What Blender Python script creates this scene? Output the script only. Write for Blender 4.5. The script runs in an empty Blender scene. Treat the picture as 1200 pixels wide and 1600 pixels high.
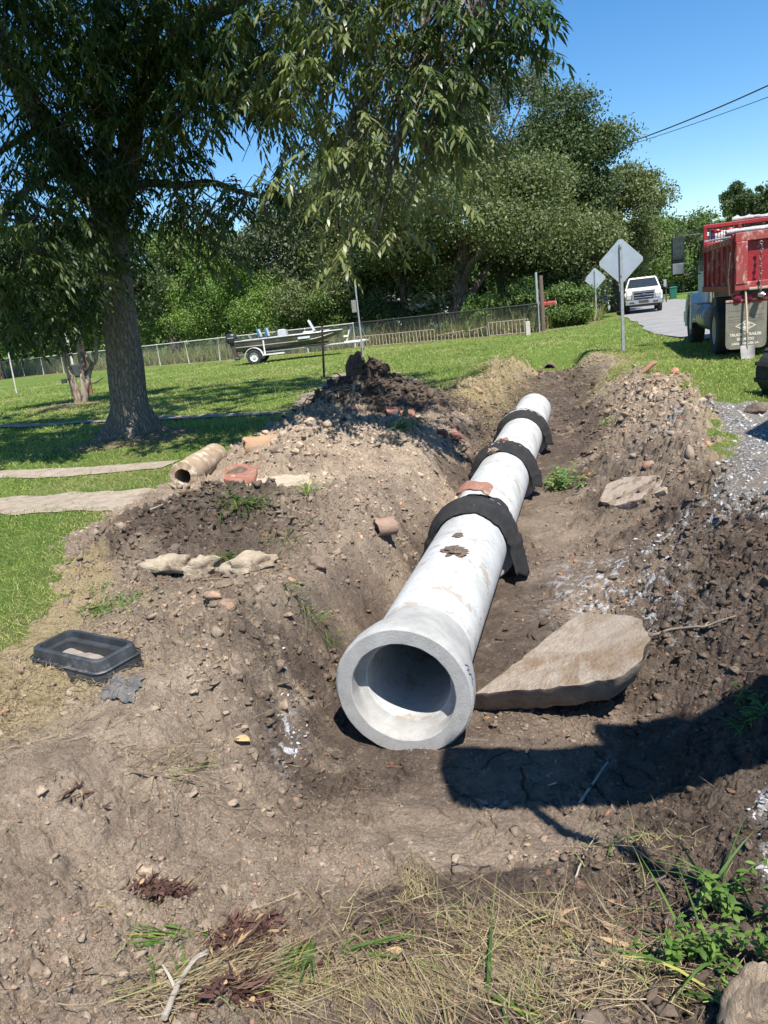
import bpy, bmesh, math, random
import numpy as np
from math import sin, cos, pi, radians, sqrt, atan2
from mathutils import Vector, Matrix, noise as mnoise
random.seed(7); RNG = np.random.default_rng(11)
scene = bpy.context.scene
COL = scene.collection

# ------------------------------------------------------------------ camera
PITCH, ROLL, FPX, EYE = radians(15), radians(6.5), 1150.0, 1.6
cf = Vector((0, cos(PITCH), -sin(PITCH))); r0 = Vector((1, 0, 0)); u0 = Vector((0, sin(PITCH), cos(PITCH)))
cr = cos(ROLL)*r0 - sin(ROLL)*u0; cu = sin(ROLL)*r0 + cos(ROLL)*u0
cam_d = bpy.data.cameras.new('camera'); cam = bpy.data.objects.new('camera', cam_d); COL.objects.link(cam)
cam.matrix_world = Matrix(((cr.x, cu.x, -cf.x, 0), (cr.y, cu.y, -cf.y, 0), (cr.z, cu.z, -cf.z, EYE), (0, 0, 0, 1)))
cam_d.sensor_fit = 'HORIZONTAL'; cam_d.sensor_width = 36; cam_d.lens = 36*FPX/1200
cam_d.clip_start = 0.05; cam_d.clip_end = 3000
scene.camera = cam
scene.render.resolution_x, scene.render.resolution_y = 768, 1024

# ------------------------------------------------------------------ light
SUN_AZ, SUN_EL = radians(160), radians(61)      # azimuth clockwise from +Y
S = Vector((sin(SUN_AZ)*cos(SUN_EL), cos(SUN_AZ)*cos(SUN_EL), sin(SUN_EL)))
sl = bpy.data.lights.new('sun', 'SUN'); sl.energy = 5.0; sl.angle = radians(0.5); sl.color = (1.0, 0.955, 0.89)
so = bpy.data.objects.new('sun', sl); COL.objects.link(so); so.rotation_euler = S.to_track_quat('Z', 'Y').to_euler()
so.location = (0, 0, 30)
world = bpy.data.worlds.new('World'); scene.world = world; world.use_nodes = True
wn = world.node_tree; bg = wn.nodes['Background']
sky = wn.nodes.new('ShaderNodeTexSky'); sky.sky_type = 'NISHITA'; sky.sun_disc = False
sky.sun_elevation = SUN_EL; sky.sun_rotation = SUN_AZ; sky.air_density = 1.0; sky.dust_density = 0.05; sky.ozone_density = 3.0
hs = wn.nodes.new('ShaderNodeHueSaturation'); hs.inputs['Saturation'].default_value = 1.3; hs.inputs['Value'].default_value = 1.2; wn.links.new(sky.outputs[0], hs.inputs['Color'])
wn.links.new(hs.outputs[0], bg.inputs[0]); bg.inputs[1].default_value = 0.085
scene.view_settings.view_transform = 'Standard'; scene.view_settings.look = 'None'
scene.view_settings.exposure = 0.82; scene.view_settings.gamma = 1
scene.cycles.max_bounces = 6; scene.cycles.transparent_max_bounces = 8

# ------------------------------------------------------------------ helpers
def un(px, py, z=0.0):
    d = cf + cr*((px-600)/FPX) + cu*((800-py)/FPX); t = (z-EYE)/d.z
    return Vector((d.x*t, d.y*t, z))
def und(px, py, D):
    d = cf + cr*((px-600)/FPX) + cu*((800-py)/FPX); t = D/d.y
    return Vector((d.x*t, D, EYE+d.z*t))
def tag(o, label=None, cat=None, group=None, kind=None):
    if label: o['label'] = label
    if cat: o['category'] = cat
    if group: o['group'] = group
    if kind: o['kind'] = kind
    return o
def thing(name, label, cat, loc=(0, 0, 0), rz=0, group=None):
    o = bpy.data.objects.new(name, None); COL.objects.link(o); o.location = loc; o.rotation_euler = (0, 0, rz)
    o.empty_display_size = 0.1
    return tag(o, label, cat, group)
def np_mesh(name, V, F, mat, parent=None, smooth=False, attrs=None):
    """V (n,3); F (m,3) or (m,4) int array."""
    me = bpy.data.meshes.new(name); k = F.shape[1]
    me.vertices.add(len(V)); me.vertices.foreach_set('co', np.ascontiguousarray(V, dtype=np.float32).ravel())
    me.loops.add(F.size); me.loops.foreach_set('vertex_index', F.astype(np.int32).ravel())
    me.polygons.add(len(F)); me.polygons.foreach_set('loop_start', np.arange(0, F.size, k, dtype=np.int32))
    me.polygons.foreach_set('loop_total', np.full(len(F), k, dtype=np.int32))
    if smooth: me.polygons.foreach_set('use_smooth', np.ones(len(F), dtype=bool))
    if attrs:
        for an, arr in attrs.items():
            a = me.attributes.new(an, 'FLOAT_COLOR', 'POINT'); c = np.ones((len(V), 4), np.float32); c[:, :arr.shape[1]] = arr
            a.data.foreach_set('color', c.ravel())
    me.update(calc_edges=True)
    me.materials.append(mat)
    o = bpy.data.objects.new(name, me); COL.objects.link(o)
    if parent: o.parent = parent
    return o
class MB:
    def __init__(s): s.bm = bmesh.new()
    def box(s, c, d, rot=None, taper=None):
        m = Matrix.Translation(c) @ (rot.to_4x4() if rot else Matrix.Identity(4)) @ Matrix.Diagonal((d[0], d[1], d[2], 1))
        r = bmesh.ops.create_cube(s.bm, size=1, matrix=Matrix.Identity(4))
        for v in r['verts']:
            if taper and v.co.z > 0: v.co.x *= taper[0]; v.co.y *= taper[1]
            v.co = m @ v.co
        return s
    def tube(s, pts, rad, seg=8, cap=True, jit=0, flat=1.0):
        pts = [Vector(p) for p in pts]
        if not hasattr(rad, '__len__'): rad = [rad]*len(pts)
        rings = []; up = Vector((0.123, 0.31, 0.94))
        t0 = (pts[1]-pts[0]).normalized()
        if abs(t0.dot(up)) > .95: up = Vector((1, 0, 0))
        a = t0.cross(up).normalized()
        for i, p in enumerate(pts):
            t = (pts[min(i+1, len(pts)-1)]-pts[max(i-1, 0)]).normalized()
            a = (a - t*a.dot(t)).normalized(); b = t.cross(a)
            ring = []
            for k in range(seg):
                th = 2*pi*k/seg; rr = rad[i]*(1+jit*mnoise.noise(Vector((cos(th)*1.7, sin(th)*1.7, i*.9+p.x))))
                ring.append(s.bm.verts.new(p + (a*cos(th) + b*sin(th)*flat)*rr))
            rings.append(ring)
        for i in range(len(rings)-1):
            for k in range(seg):
                s.bm.faces.new((rings[i][k], rings[i][(k+1) % seg], rings[i+1][(k+1) % seg], rings[i+1][k]))
        if cap:
            s.bm.faces.new(rings[0][::-1]); s.bm.faces.new(rings[-1])
        return s
    def lathe(s, prof, o=(0, 0, 0), axis=(0, 0, 1), seg=24, closed=False):
        """prof: list of (r, h) along axis"""
        o = Vector(o); ax = Vector(axis).normalized()
        x = ax.orthogonal().normalized(); y = ax.cross(x)
        rings = []
        for r, h in prof:
            rings.append([s.bm.verts.new(o + ax*h + (x*cos(2*pi*k/seg)+y*sin(2*pi*k/seg))*max(r, 1e-4)) for k in range(seg)])
        n = len(rings)
        for i in range(n if closed else n-1):
            A, B = rings[i], rings[(i+1) % n]
            for k in range(seg):
                s.bm.faces.new((A[k], A[(k+1) % seg], B[(k+1) % seg], B[k]))
        if not closed:
            s.bm.faces.new(rings[0][::-1]); s.bm.faces.new(rings[-1])
        return s
    def prism(s, poly, ext, origin=(0, 0, 0), u=(1, 0, 0), v=(0, 0, 1)):
        """poly (a,b) in plane origin+u*a+v*b, extruded by the vector ext"""
        o, u, v, e = Vector(origin), Vector(u), Vector(v), Vector(ext)
        A = [s.bm.verts.new(o+u*a+v*b) for a, b in poly]; B = [s.bm.verts.new(w.co+e) for w in A]
        n = len(poly)
        s.bm.faces.new(A); s.bm.faces.new(B[::-1])
        for i in range(n): s.bm.faces.new((A[i], B[i], B[(i+1) % n], A[(i+1) % n]))
        return s
    def hull(s, pts):
        vs = [s.bm.verts.new(p) for p in pts]; bmesh.ops.convex_hull(s.bm, input=vs); return s
    def loft(s, secs, closed_ring=True, cap=True):
        R = [[s.bm.verts.new(p) for p in sec] for sec in secs]; n = len(R[0])
        for i in range(len(R)-1):
            for k in range(n if closed_ring else n-1):
                s.bm.faces.new((R[i][k], R[i][(k+1) % n], R[i+1][(k+1) % n], R[i+1][k]))
        if cap and closed_ring: s.bm.faces.new(R[0][::-1]); s.bm.faces.new(R[-1])
        return s
    def rock(s, c, rad, sub=2, amp=.25, freq=1.6, seed=0, rot=None, cut=0):
        r = bmesh.ops.create_icosphere(s.bm, subdivisions=sub, radius=1)
        for v in r['verts']:
            if cut:
                rr_ = random.Random(seed*31+5); q_ = 1.2
                for _ in range(cut):
                    pn_ = Vector((rr_.gauss(0, 1), rr_.gauss(0, 1), rr_.gauss(0, 1))).normalized(); dd = pn_.dot(v.co)
                    if dd > .05: q_ = min(q_, rr_.uniform(.55, .95)/dd)
                    else: rr_.random()
                v.co *= q_
            n = mnoise.noise(v.co*freq + Vector((seed*7.3, seed*3.1, seed))); n2 = mnoise.noise(v.co*freq*3 + Vector((seed, 5, seed*2)))
            p = v.co*(1+amp*n*1.6+amp*.5*n2); p = Vector((p.x*rad[0], p.y*rad[1], p.z*rad[2]))
            if rot: p = rot @ p
            v.co = Vector(c)+p
        return s
    def build(s, name, mat, parent=None, bevel=0, smooth=None, seg=2, bang=35):
        bmesh.ops.recalc_face_normals(s.bm, faces=s.bm.faces)
        if bevel:
            es = [e for e in s.bm.edges if len(e.link_faces) == 2 and e.calc_face_angle(0) > radians(bang)]
            try: bmesh.ops.bevel(s.bm, geom=es, offset=bevel, segments=seg, profile=.5, affect='EDGES', clamp_overlap=True)
            except Exception: pass
        me = bpy.data.meshes.new(name); s.bm.to_mesh(me); s.bm.free()
        me.materials.append(mat)
        if smooth is not None:
            me.shade_smooth(); me.set_sharp_from_angle(angle=radians(smooth))
        o = bpy.data.objects.new(name, me); COL.objects.link(o)
        if parent: o.parent = parent
        return o
def copy_tree(o, parent=None):
    c = o.copy(); COL.objects.link(c)
    if parent: c.parent = parent
    for ch in list(o.children): copy_tree(ch, c)
    return c

# ---- materials
class NT:
    def __init__(s, name):
        s.m = bpy.data.materials.new(name); s.m.use_nodes = True; s.t = s.m.node_tree
        s.p = s.t.nodes['Principled BSDF']; s.tc = s.t.nodes.new('ShaderNodeTexCoord')
        s.co = s.tc.outputs['Object']
    def n(s, t, **kw):
        x = s.t.nodes.new(t)
        for k, v in kw.items():
            if k.startswith('i_'): x.inputs[k[2:].replace('_', ' ')].default_value = v
            else: setattr(x, k, v)
        return x
    def l(s, a, b): s.t.links.new(a, b)
    def noise(s, sc, det=4, ro=.6, co=None, dist=0):
        x = s.n('ShaderNodeTexNoise'); x.inputs['Scale'].default_value = sc; x.inputs['Detail'].default_value = det
        x.inputs['Roughness'].default_value = ro; x.inputs['Distortion'].default_value = dist
        s.l(co or s.co, x.inputs['Vector']); return x.outputs['Fac']
    def vor(s, sc, feat='F1', out='Distance', co=None):
        x = s.n('ShaderNodeTexVoronoi', feature=feat); x.inputs['Scale'].default_value = sc
        s.l(co or s.co, x.inputs['Vector']); return x.outputs[out]
    def ramp(s, fac, stops):
        x = s.n('ShaderNodeValToRGB'); e = x.color_ramp.elements
        while len(e) < len(stops): e.new(.5)
        for q, (p, c) in zip(e, stops):
            q.position = p; q.color = (*c, 1) if len(c) == 3 else c
        s.l(fac, x.inputs[0]); return x.outputs[0]
    def stepf(s, fac, a, b):
        x = s.n('ShaderNodeMapRange'); x.inputs['From Min'].default_value = a; x.inputs['From Max'].default_value = b
        x.interpolation_type = 'SMOOTHSTEP'; s.l(fac, x.inputs['Value']); return x.outputs[0]
    def math(s, op, a, b=0.0):
        x = s.n('ShaderNodeMath', operation=op)
        for i, q in enumerate((a, b)):
            if isinstance(q, (int, float)): x.inputs[i].default_value = q
            else: s.l(q, x.inputs[i])
        return x.outputs[0]
    def mix(s, f, a, b, mode='MIX'):
        x = s.n('ShaderNodeMix', data_type='RGBA', blend_type=mode)
        for i, q in ((0, f), (6, a), (7, b)):
            if isinstance(q, (int, float)): x.inputs[i].default_value = q
            elif isinstance(q, tuple): x.inputs[i].default_value = (*q[:3], 1)
            else: s.l(q, x.inputs[i])
        return x.outputs[2]
    def attr(s, name):
        x = s.n('ShaderNodeAttribute', attribute_name=name); q = s.n('ShaderNodeSeparateColor'); s.l(x.outputs['Color'], q.inputs[0]); return q.outputs
    def stretch(s, v):
        x = s.n('ShaderNodeMapping'); x.inputs['Scale'].default_value = v; s.l(s.co, x.inputs['Vector']); return x.outputs[0]
    def bump(s, h, st=.5, dist=.01, prev=None):
        x = s.n('ShaderNodeBump'); x.inputs['Strength'].default_value = st; x.inputs['Distance'].default_value = dist
        s.l(h, x.inputs['Height'])
        if prev: s.l(prev, x.inputs['Normal'])
        s.l(x.outputs[0], s.p.inputs['Normal']); return x.outputs[0]
    def out(s, col=None, rough=.8, metal=0, spec=.5):
        if col is not None:
            if isinstance(col, tuple): s.p.inputs['Base Color'].default_value = (*col[:3], 1)
            else: s.l(col, s.p.inputs['Base Color'])
        if isinstance(rough, (int, float)): s.p.inputs['Roughness'].default_value = rough
        else: s.l(rough, s.p.inputs['Roughness'])
        s.p.inputs['Metallic'].default_value = metal; s.p.inputs['Specular IOR Level'].default_value = spec
        return s.m
_mc = {}
def M(name, c1, c2=None, rough=.7, metal=0, sc=6, bump=0, bsc=60, spots=None, spec=.5, st=None, det=6):
    """two-tone weathered material; spots=(colour, scale, lo, hi)"""
    if name in _mc: return _mc[name]
    t = NT(name); c2 = c2 or tuple(x*.8 for x in c1)
    co = t.stretch(st) if st else t.co
    col = t.mix(t.stepf(t.noise(sc, det, .65, co), .3, .7), c1, c2)
    if spots: col = t.mix(t.stepf(t.noise(spots[1], 6, .7, co), spots[2], spots[3]), col, spots[0])
    if bump: t.bump(t.noise(bsc, 6, .7, co), 1, bump)
    r = t.stepf(t.noise(sc*2.3, 3), 0, 1); r = t.math('MULTIPLY_ADD', r, .25); r.node.inputs[2].default_value = max(0.03, rough-.12)
    _mc[name] = t.out(col, r, metal, spec); return _mc[name]

# ------------------------------------------------------------------ vector noise (terrain shape)
def h2(ix, iy, k):
    n = (ix.astype(np.int64)*374761393 + iy.astype(np.int64)*668265263 + k*974711) & 0xffffffff
    n = ((n ^ (n >> 13))*1274126177) & 0xffffffff
    n = ((n ^ (n >> 16))*2246822519) & 0xffffffff
    return ((n ^ (n >> 15)) & 0xffffff)/float(0xffffff)
def vnoise(X, Y, k=0):
    ix, iy = np.floor(X), np.floor(Y); fx, fy = X-ix, Y-iy
    u, v = fx*fx*fx*(fx*(fx*6-15)+10), fy*fy*fy*(fy*(fy*6-15)+10)
    a, b, c, d = h2(ix, iy, k), h2(ix+1, iy, k), h2(ix, iy+1, k), h2(ix+1, iy+1, k)
    return (a+(b-a)*u+(c-a)*v+(a-b-c+d)*u*v)*2-1
def fbm(X, Y, sc, o=4, k=0, g=.5):
    r = 0; amp = 1; c, s_ = cos(.6), sin(.6); x, y = X*sc+13.7*k, Y*sc-7.1*k
    for i in range(o):
        r = r+vnoise(x, y, k+i)*amp; amp *= g; x, y = (x*c-y*s_)*2.03+5.2, (x*s_+y*c)*2.03+1.3
    return r
def worley(X, Y, sc, k=0):
    x, y = X*sc, Y*sc; ix, iy = np.floor(x), np.floor(y)
    f1 = np.full(x.shape, 9.0); f2 = np.full(x.shape, 9.0); idv = np.zeros(x.shape)
    for dx in (-1, 0, 1):
        for dy in (-1, 0, 1):
            cx, cy = ix+dx, iy+dy
            d = (cx+h2(cx, cy, k)-x)**2+(cy+h2(cx, cy, k+5)-y)**2
            m = d < f1; f2 = np.where(m, f1, np.minimum(f2, d)); idv = np.where(m, h2(cx, cy, k+9), idv); f1 = np.where(m, d, f1)
    return np.sqrt(f1), np.sqrt(f2), idv
def plates(X, Y, sc, k, edge=.12, tilt=.5):
    """broken crust: cells with sharp steps, each at its own height and tilt (0..1)"""
    x, y = X*sc, Y*sc; ix, iy = np.floor(x), np.floor(y); f1 = np.full(x.shape, 9.0); f2 = np.full(x.shape, 9.0); hv = np.zeros(x.shape)
    for dx in (-1, 0, 1):
        for dy in (-1, 0, 1):
            cx, cy = ix+dx, iy+dy; ux, uy = x-cx-h2(cx, cy, k), y-cy-h2(cx, cy, k+5); d = ux*ux+uy*uy; m = d < f1; f2 = np.where(m, f1, np.minimum(f2, d))
            q = h2(cx, cy, k+9); hv = np.where(m, .25+.75*q*q+tilt*(ux*(h2(cx, cy, k+11)-.5)+uy*(h2(cx, cy, k+12)-.5))*2, hv); f1 = np.where(m, d, f1)
    return np.clip((np.sqrt(f2)-np.sqrt(f1))/edge, 0, 1)**.6*np.clip(hv, 0, 1.4)
def sst(x, a, b):
    t = np.clip((x-a)/(b-a), 0, 1); return t*t*(3-2*t)
def poly_sd(X, Y, P):
    """signed distance, negative inside"""
    d = np.full(X.shape, 1e9); inside = np.zeros(X.shape, bool); n = len(P)
    for i in range(n):
        ax, ay = P[i]; bx, by = P[(i+1) % n]; ex, ey = bx-ax, by-ay
        t = np.clip(((X-ax)*ex+(Y-ay)*ey)/(ex*ex+ey*ey+1e-12), 0, 1)
        d = np.minimum(d, (X-ax-t*ex)**2+(Y-ay-t*ey)**2)
        c = ((ay > Y) != (by > Y)) & (X < (bx-ax)*(Y-ay)/((by-ay) if by != ay else 1e-9)+ax)
        inside ^= c
    d = np.sqrt(d); return np.where(inside, -d, d)

# ------------------------------------------------------------------ terrain
PA = Vector((-.01, 3.44, -.30)); AL = radians(16.8)      # pipe axis start, heading
PAX = Vector((sin(AL), cos(AL), 0)); PN = Vector((cos(AL), -sin(AL), 0))
def U(*pts): return [tuple(un(x, y)[:2]) for x, y in pts]
DIRT = U((0, 1010), (60, 985), (130, 925), (118, 860), (165, 805), (240, 770), (330, 742), (372, 700), (440, 662), (475, 620), (520, 585), (600, 575), (690, 620),
         (735, 612), (757, 592), (790, 572), (850, 556), (900, 553), (960, 556), (975, 566), (925, 585), (1000, 588), (1055, 612), (1075, 640), (1110, 665), (1140, 700), (1135, 740))
DIRT += [(2.75, 5.6), (2.9, 4.4), (2.6, 3.0), (2.2, 2.2), (1.6, 1.6), (1.2, .6), (-3, .6), (-4, 2.2)]
GRAV = [tuple(un(1128, 655)[:2]), tuple(un(1100, 662)[:2]), tuple(un(1120, 700)[:2]), (2.7, 5.8), (2.4, 4.3), (2.0, 3.0), (1.3, 2.3), (.9, 1.7), (.8, .6), (6, -4), (22, -4), (22, 10), (8.2, 11.5), (5.6, 9.6)]
ROADN = Vector((cos(radians(16)), -sin(radians(16)))); ROADP = Vector((9.0, 23.0))
CLAY = U((375, 690), (470, 640), (600, 650), (700, 690), (690, 740), (560, 730), (470, 760), (360, 760))
FPX_, FPY_ = [-60, -36, -30, -8.3, -.5, 7.8, 16], [85, 65, 60.5, 43.2, 40.1, 34.2, 42.8]
def fenceY(x): return np.interp(x, FPX_, FPY_)
MOUNDS = [  # x, y, amp, rx, ry
    (-1.75, 6.0, .17, .6, .8), (-1.0, 6.2, .18, .7, .6), (-.95, 8.9, .30, .7, .9), (-.2, 9.6, .18, .6, 1.1), (-.05, 12.6, .60, .70, .6), (-.75, 12.2, .26, .5, .5),
    (.75, 12.4, .22, .55, .6), (-.7, 10.6, .14, .6, .7),
    (2.9, 7.3, .10, .7, 1.4), (4.0, 10.2, .30, .75, 1.2), (3.6, 8.5, .20, .55, .8), (2.1, 4.7, .07, .6, .7), (1.9, 3.3, .04, .45, .5), (4.9, 12.3, .15, .8, 1.2),
    (2.0, 13.3, .22, .6, 1.3), (2.9, 16.5, .24, .6, 2.0), (3.9, 19.5, .2, .6, 1.8), (-1.05, 4.1, .06, .5, .4), (-1.28, 3.22, .05, .22, .18), (-.95, 3.14, -.15, .16, .11), (-.70, 3.26, -.07, .12, .08), (-.8, 3.75, .05, .25, .15), (-.55, 2.6, .04, .3, .18), (-1.4, 2.5, .03, .35, .2), (-4.05, 12.4, .14, .9, .9), (-8.6, 21.4, .1, 1.0, .8)]
def ground(X, Y, clods=True):
    X = np.asarray(X, float); Y = np.asarray(Y, float)
    r = np.hypot(X, Y)
    s = (X-PA.x)*PAX.x+(Y-PA.y)*PAX.y; t = (X-PA.x)*PN.x+(Y-PA.y)*PN.y
    wob = fbm(X, Y, .9, 3, 3); tt = t+wob*.10
    dep = np.interp(s, [-3.0, -2.1, -1.2, -.35, 2, 8, 11, 18, 19.5], [0, .14, .38, .64, .62, .60, .52, .42, 0])
    lf = sst(-tt, np.interp(s, [-2, 0, 5, 12], [.2, .33, .33, .35]), np.interp(s, [-2.2, -.9, 0, 4, 7, 12, 18], [2.2, 1.12, .92, 1.0, 1.55, 1.2, .9]))
    rt_ = sst(tt, np.interp(s, [-2, 0, 3, 8], [.5, .95, .5, .4]), np.interp(s, [-2, 0, 4, 12, 18], [2.0, 2.6, 2.5, 1.7, .9]))
    prof = 1-np.where(t < 0, lf, rt_)
    h = -dep*prof
    for (mx, my, am, rx, ry) in MOUNDS:
        q = ((X-mx)/rx)**2+((Y-my)/ry)**2
        h = h+am*np.exp(-q)*(1-.9*prof*(dep > .2))
    sdd = poly_sd(X, Y, DIRT)+wob*.16+fbm(X, Y, 4.0, 4, 8)*.12
    dirt = 1-sst(sdd, -.05, .10)
    sdg = poly_sd(X, Y, GRAV)+wob*.15+fbm(X, Y, 3.0, 3, 9)*.10
    grav = 1-sst(sdg, -.12, .12)
    rl = (X-ROADP.x)*ROADN.x+(Y-ROADP.y)*ROADN.y
    grass = (1-dirt)*(1-grav)
    # gentle lay of the land and road shoulder
    h = h + .03*fbm(X, Y, .35, 2, 21)*sst(r, 2, 8) + grass*.015
    rough = np.clip(dirt*1.0, 0, 1)
    # how loose the soil is: spoil heaps loose, trench floor and trodden foreground packed
    floor = prof*(dep > .35)
    heap = np.zeros_like(h)
    for (mx, my, am, rx, ry) in MOUNDS[:18]:
        heap = np.maximum(heap, np.exp(-(((X-mx)/(rx*1.25))**2+((Y-my)/(ry*1.25))**2))*min(1, am*5))
    loose = np.clip(.30+.9*heap+.45*sst(t, .7, 1.5)*sst(s, -1.6, .2)+.35*fbm(X, Y, 1.3, 2, 31)-.35*floor*(1-sst(np.abs(t), .5, 1.0)), .05, 1)
    loose = loose*rough
    if clods:
        cb = rough*(1-.72*floor*(s > -.2))*(.22+.95*sst(fbm(X, Y, 1.6, 4, 68), -.35, .35))
        wx, wy = X+.045*fbm(X, Y, 7, 3, 41), Y+.045*fbm(X, Y, 7, 3, 43)
        h = h+(loose*.080+.024*cb)*(plates(wx, wy, 4.3, 1, .3, .6)-.3)*(r < 24)
        wx, wy = X+.016*fbm(X, Y, 18, 3, 44), Y+.016*fbm(X, Y, 18, 3, 45)
        h = h+(loose*.045+.022*cb)*(plates(wx, wy, 10.5, 21, .32, .8)-.3)*(r < 20)
        wx, wy = X+.007*fbm(X, Y, 45, 2, 46), Y+.007*fbm(X, Y, 45, 2, 47)
        h = h+(loose*.020+.012*cb)*(plates(wx, wy, 25, 51, .4, .8)-.3)*(r < 12)
        h = h+(loose*.008+.006*cb)*(plates(wx, wy, 58, 71, .4, .8)-.3)*(r < 6)
        h = h+rough*.020*fbm(X, Y, 3.1, 5, 51)+rough*loose*.07*np.abs(fbm(X, Y, 2.6, 4, 61))
        # cracks in the drying crust of the foreground
        c1, c2, _ = worley(X+.12*fbm(X, Y, 3, 3, 71), Y+.12*fbm(X, Y, 3, 3, 72), 2.1, 7)
        ck = (1-sst(c2-c1, 0, .035))*(vnoise(X*1.7, Y*1.7, 77) > .05)
        h = h-rough*ck*.03*(1-loose)*(r < 8)
        # bucket-teeth streaks down the left bank
        bank = sst(-t, .35, .5)*(1-sst(-t, .95, 1.1))*sst(s, -1.0, -.4)*(1-sst(s, 7, 9))
        h = h+bank*(.016*fbm(s*7+t*1.5, t*.9, 1, 3, 81)+.022*(plates(s*1.0+.03*fbm(X, Y, 9, 2, 82), t*.55, 6.0, 83, .3, .9)-.3))
    return h, dict(s=s, t=t, dirt=dirt, grav=grav, grass=grass, rl=rl, loose=loose, prof=prof, dep=dep, r=r, heap=heap)
def gz(x, y, clods=True): return float(ground(np.array([x]), np.array([y]), clods)[0][0])
def unz(px, py):
    """where the ray through a pixel meets the terrain"""
    d = cf + cr*((px-600)/FPX) + cu*((800-py)/FPX)
    T = np.geomspace(.8, 60, 900); h, _ = ground(d.x*T, d.y*T, False); z = EYE+d.z*T
    i = np.argmax(z < h); tq = T[i]
    return Vector((d.x*tq, d.y*tq, float(h[i])))

def soilmask(x, y, m):
    s, t = m['s'], m['t']
    n1, n2 = fbm(x, y, .8, 4, 101), fbm(x, y, 2.5, 4, 105)
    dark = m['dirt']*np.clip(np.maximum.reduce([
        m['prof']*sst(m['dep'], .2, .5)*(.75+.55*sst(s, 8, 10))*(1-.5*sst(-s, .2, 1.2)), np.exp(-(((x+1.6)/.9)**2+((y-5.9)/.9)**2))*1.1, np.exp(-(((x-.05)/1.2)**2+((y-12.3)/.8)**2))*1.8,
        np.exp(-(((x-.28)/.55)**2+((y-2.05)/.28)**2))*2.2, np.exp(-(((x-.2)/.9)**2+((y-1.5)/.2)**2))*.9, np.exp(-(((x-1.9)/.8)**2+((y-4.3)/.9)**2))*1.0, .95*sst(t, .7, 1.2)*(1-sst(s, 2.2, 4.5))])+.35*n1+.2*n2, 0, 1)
    sc = poly_sd(x, y, CLAY); tan = m['dirt']*np.clip((1-sst(sc+.4*n1, -.1, .3))*.9+.8*np.exp(-(((x-3.9)/1.1)**2+((y-9)/2.6)**2))+.5*sst(-x, .1, 1.2)*(1-sst(y, 3.2, 4.4))+.3*n2+.45*np.exp(-((t+1.0)/.35)**2)*(s > 2), 0, 1)
    lime = np.exp(-(((x-1.55)/.35)**2+((y-4.9)/.75)**2))+np.exp(-(((x-2.35)/.5)**2+((y-5.3)/.3)**2))*.8+np.exp(-(((x+.62)/.06)**2+((y-3.35)/.2)**2))+.6*np.exp(-(((x-1.35)/.2)**2+((y-4.3)/.15)**2)+0)+.6*np.exp(-(((x-3.4)/.6)**2+((y-8.1)/.35)**2))
    sdd = poly_sd(x, y, DIRT)
    straw = np.exp(-((sdd)/.28)**2)*(x < 0)*(y < 5.5)*1.0+np.exp(-(((x+2.0)/.7)**2+((y-3.3)/.5)**2))*1.1+ .9*np.exp(-((t+1.1)/.6)**2)*sst(s, 8.5, 10)*(s < 18)+.6*np.exp(-((sdd)/.3)**2)*(x > 1)
    straw = np.maximum(straw, .35*np.exp(-(((x-.1)/1.0)**2+((y-1.45)/.3)**2)))
    return dark, tan, lime, straw
def build_ground():
    a = np.concatenate([np.linspace(-pi, radians(-50), 60, endpoint=False), np.linspace(radians(-50), radians(50), 1050, endpoint=False), np.linspace(radians(50), pi, 60)])
    r = np.concatenate([np.geomspace(.05, .9, 30, endpoint=False), np.geomspace(.9, 9, 960, endpoint=False), np.geomspace(9, 24, 250, endpoint=False), np.geomspace(24, 90, 110, endpoint=False), np.geomspace(90, 900, 26)])
    A, R = np.meshgrid(a, r); X, Y = R*np.sin(A), R*np.cos(A)
    h, m = ground(X.ravel(), Y.ravel())
    x, y = X.ravel(), Y.ravel()
    V = np.stack([x, y, h], 1); nr, na = A.shape
    i = np.arange(nr-1)[:, None]*na+np.arange(na-1)[None]; F = np.stack([i, i+1, i+na+1, i+na], -1).reshape(-1, 4)
    s, t = m['s'], m['t']
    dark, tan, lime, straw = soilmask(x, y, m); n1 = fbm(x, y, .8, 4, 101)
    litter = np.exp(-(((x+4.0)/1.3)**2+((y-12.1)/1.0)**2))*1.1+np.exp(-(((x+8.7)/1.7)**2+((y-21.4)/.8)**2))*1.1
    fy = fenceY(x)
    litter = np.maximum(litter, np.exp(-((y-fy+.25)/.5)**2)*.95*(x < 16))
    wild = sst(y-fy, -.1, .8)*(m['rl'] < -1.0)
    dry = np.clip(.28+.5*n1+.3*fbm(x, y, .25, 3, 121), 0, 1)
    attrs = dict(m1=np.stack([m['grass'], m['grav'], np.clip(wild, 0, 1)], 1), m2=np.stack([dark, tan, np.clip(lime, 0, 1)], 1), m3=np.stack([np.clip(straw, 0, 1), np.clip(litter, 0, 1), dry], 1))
    return tag(np_mesh('ground', V, F, ground_mat(), None, True, attrs), kind='structure')
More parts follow.
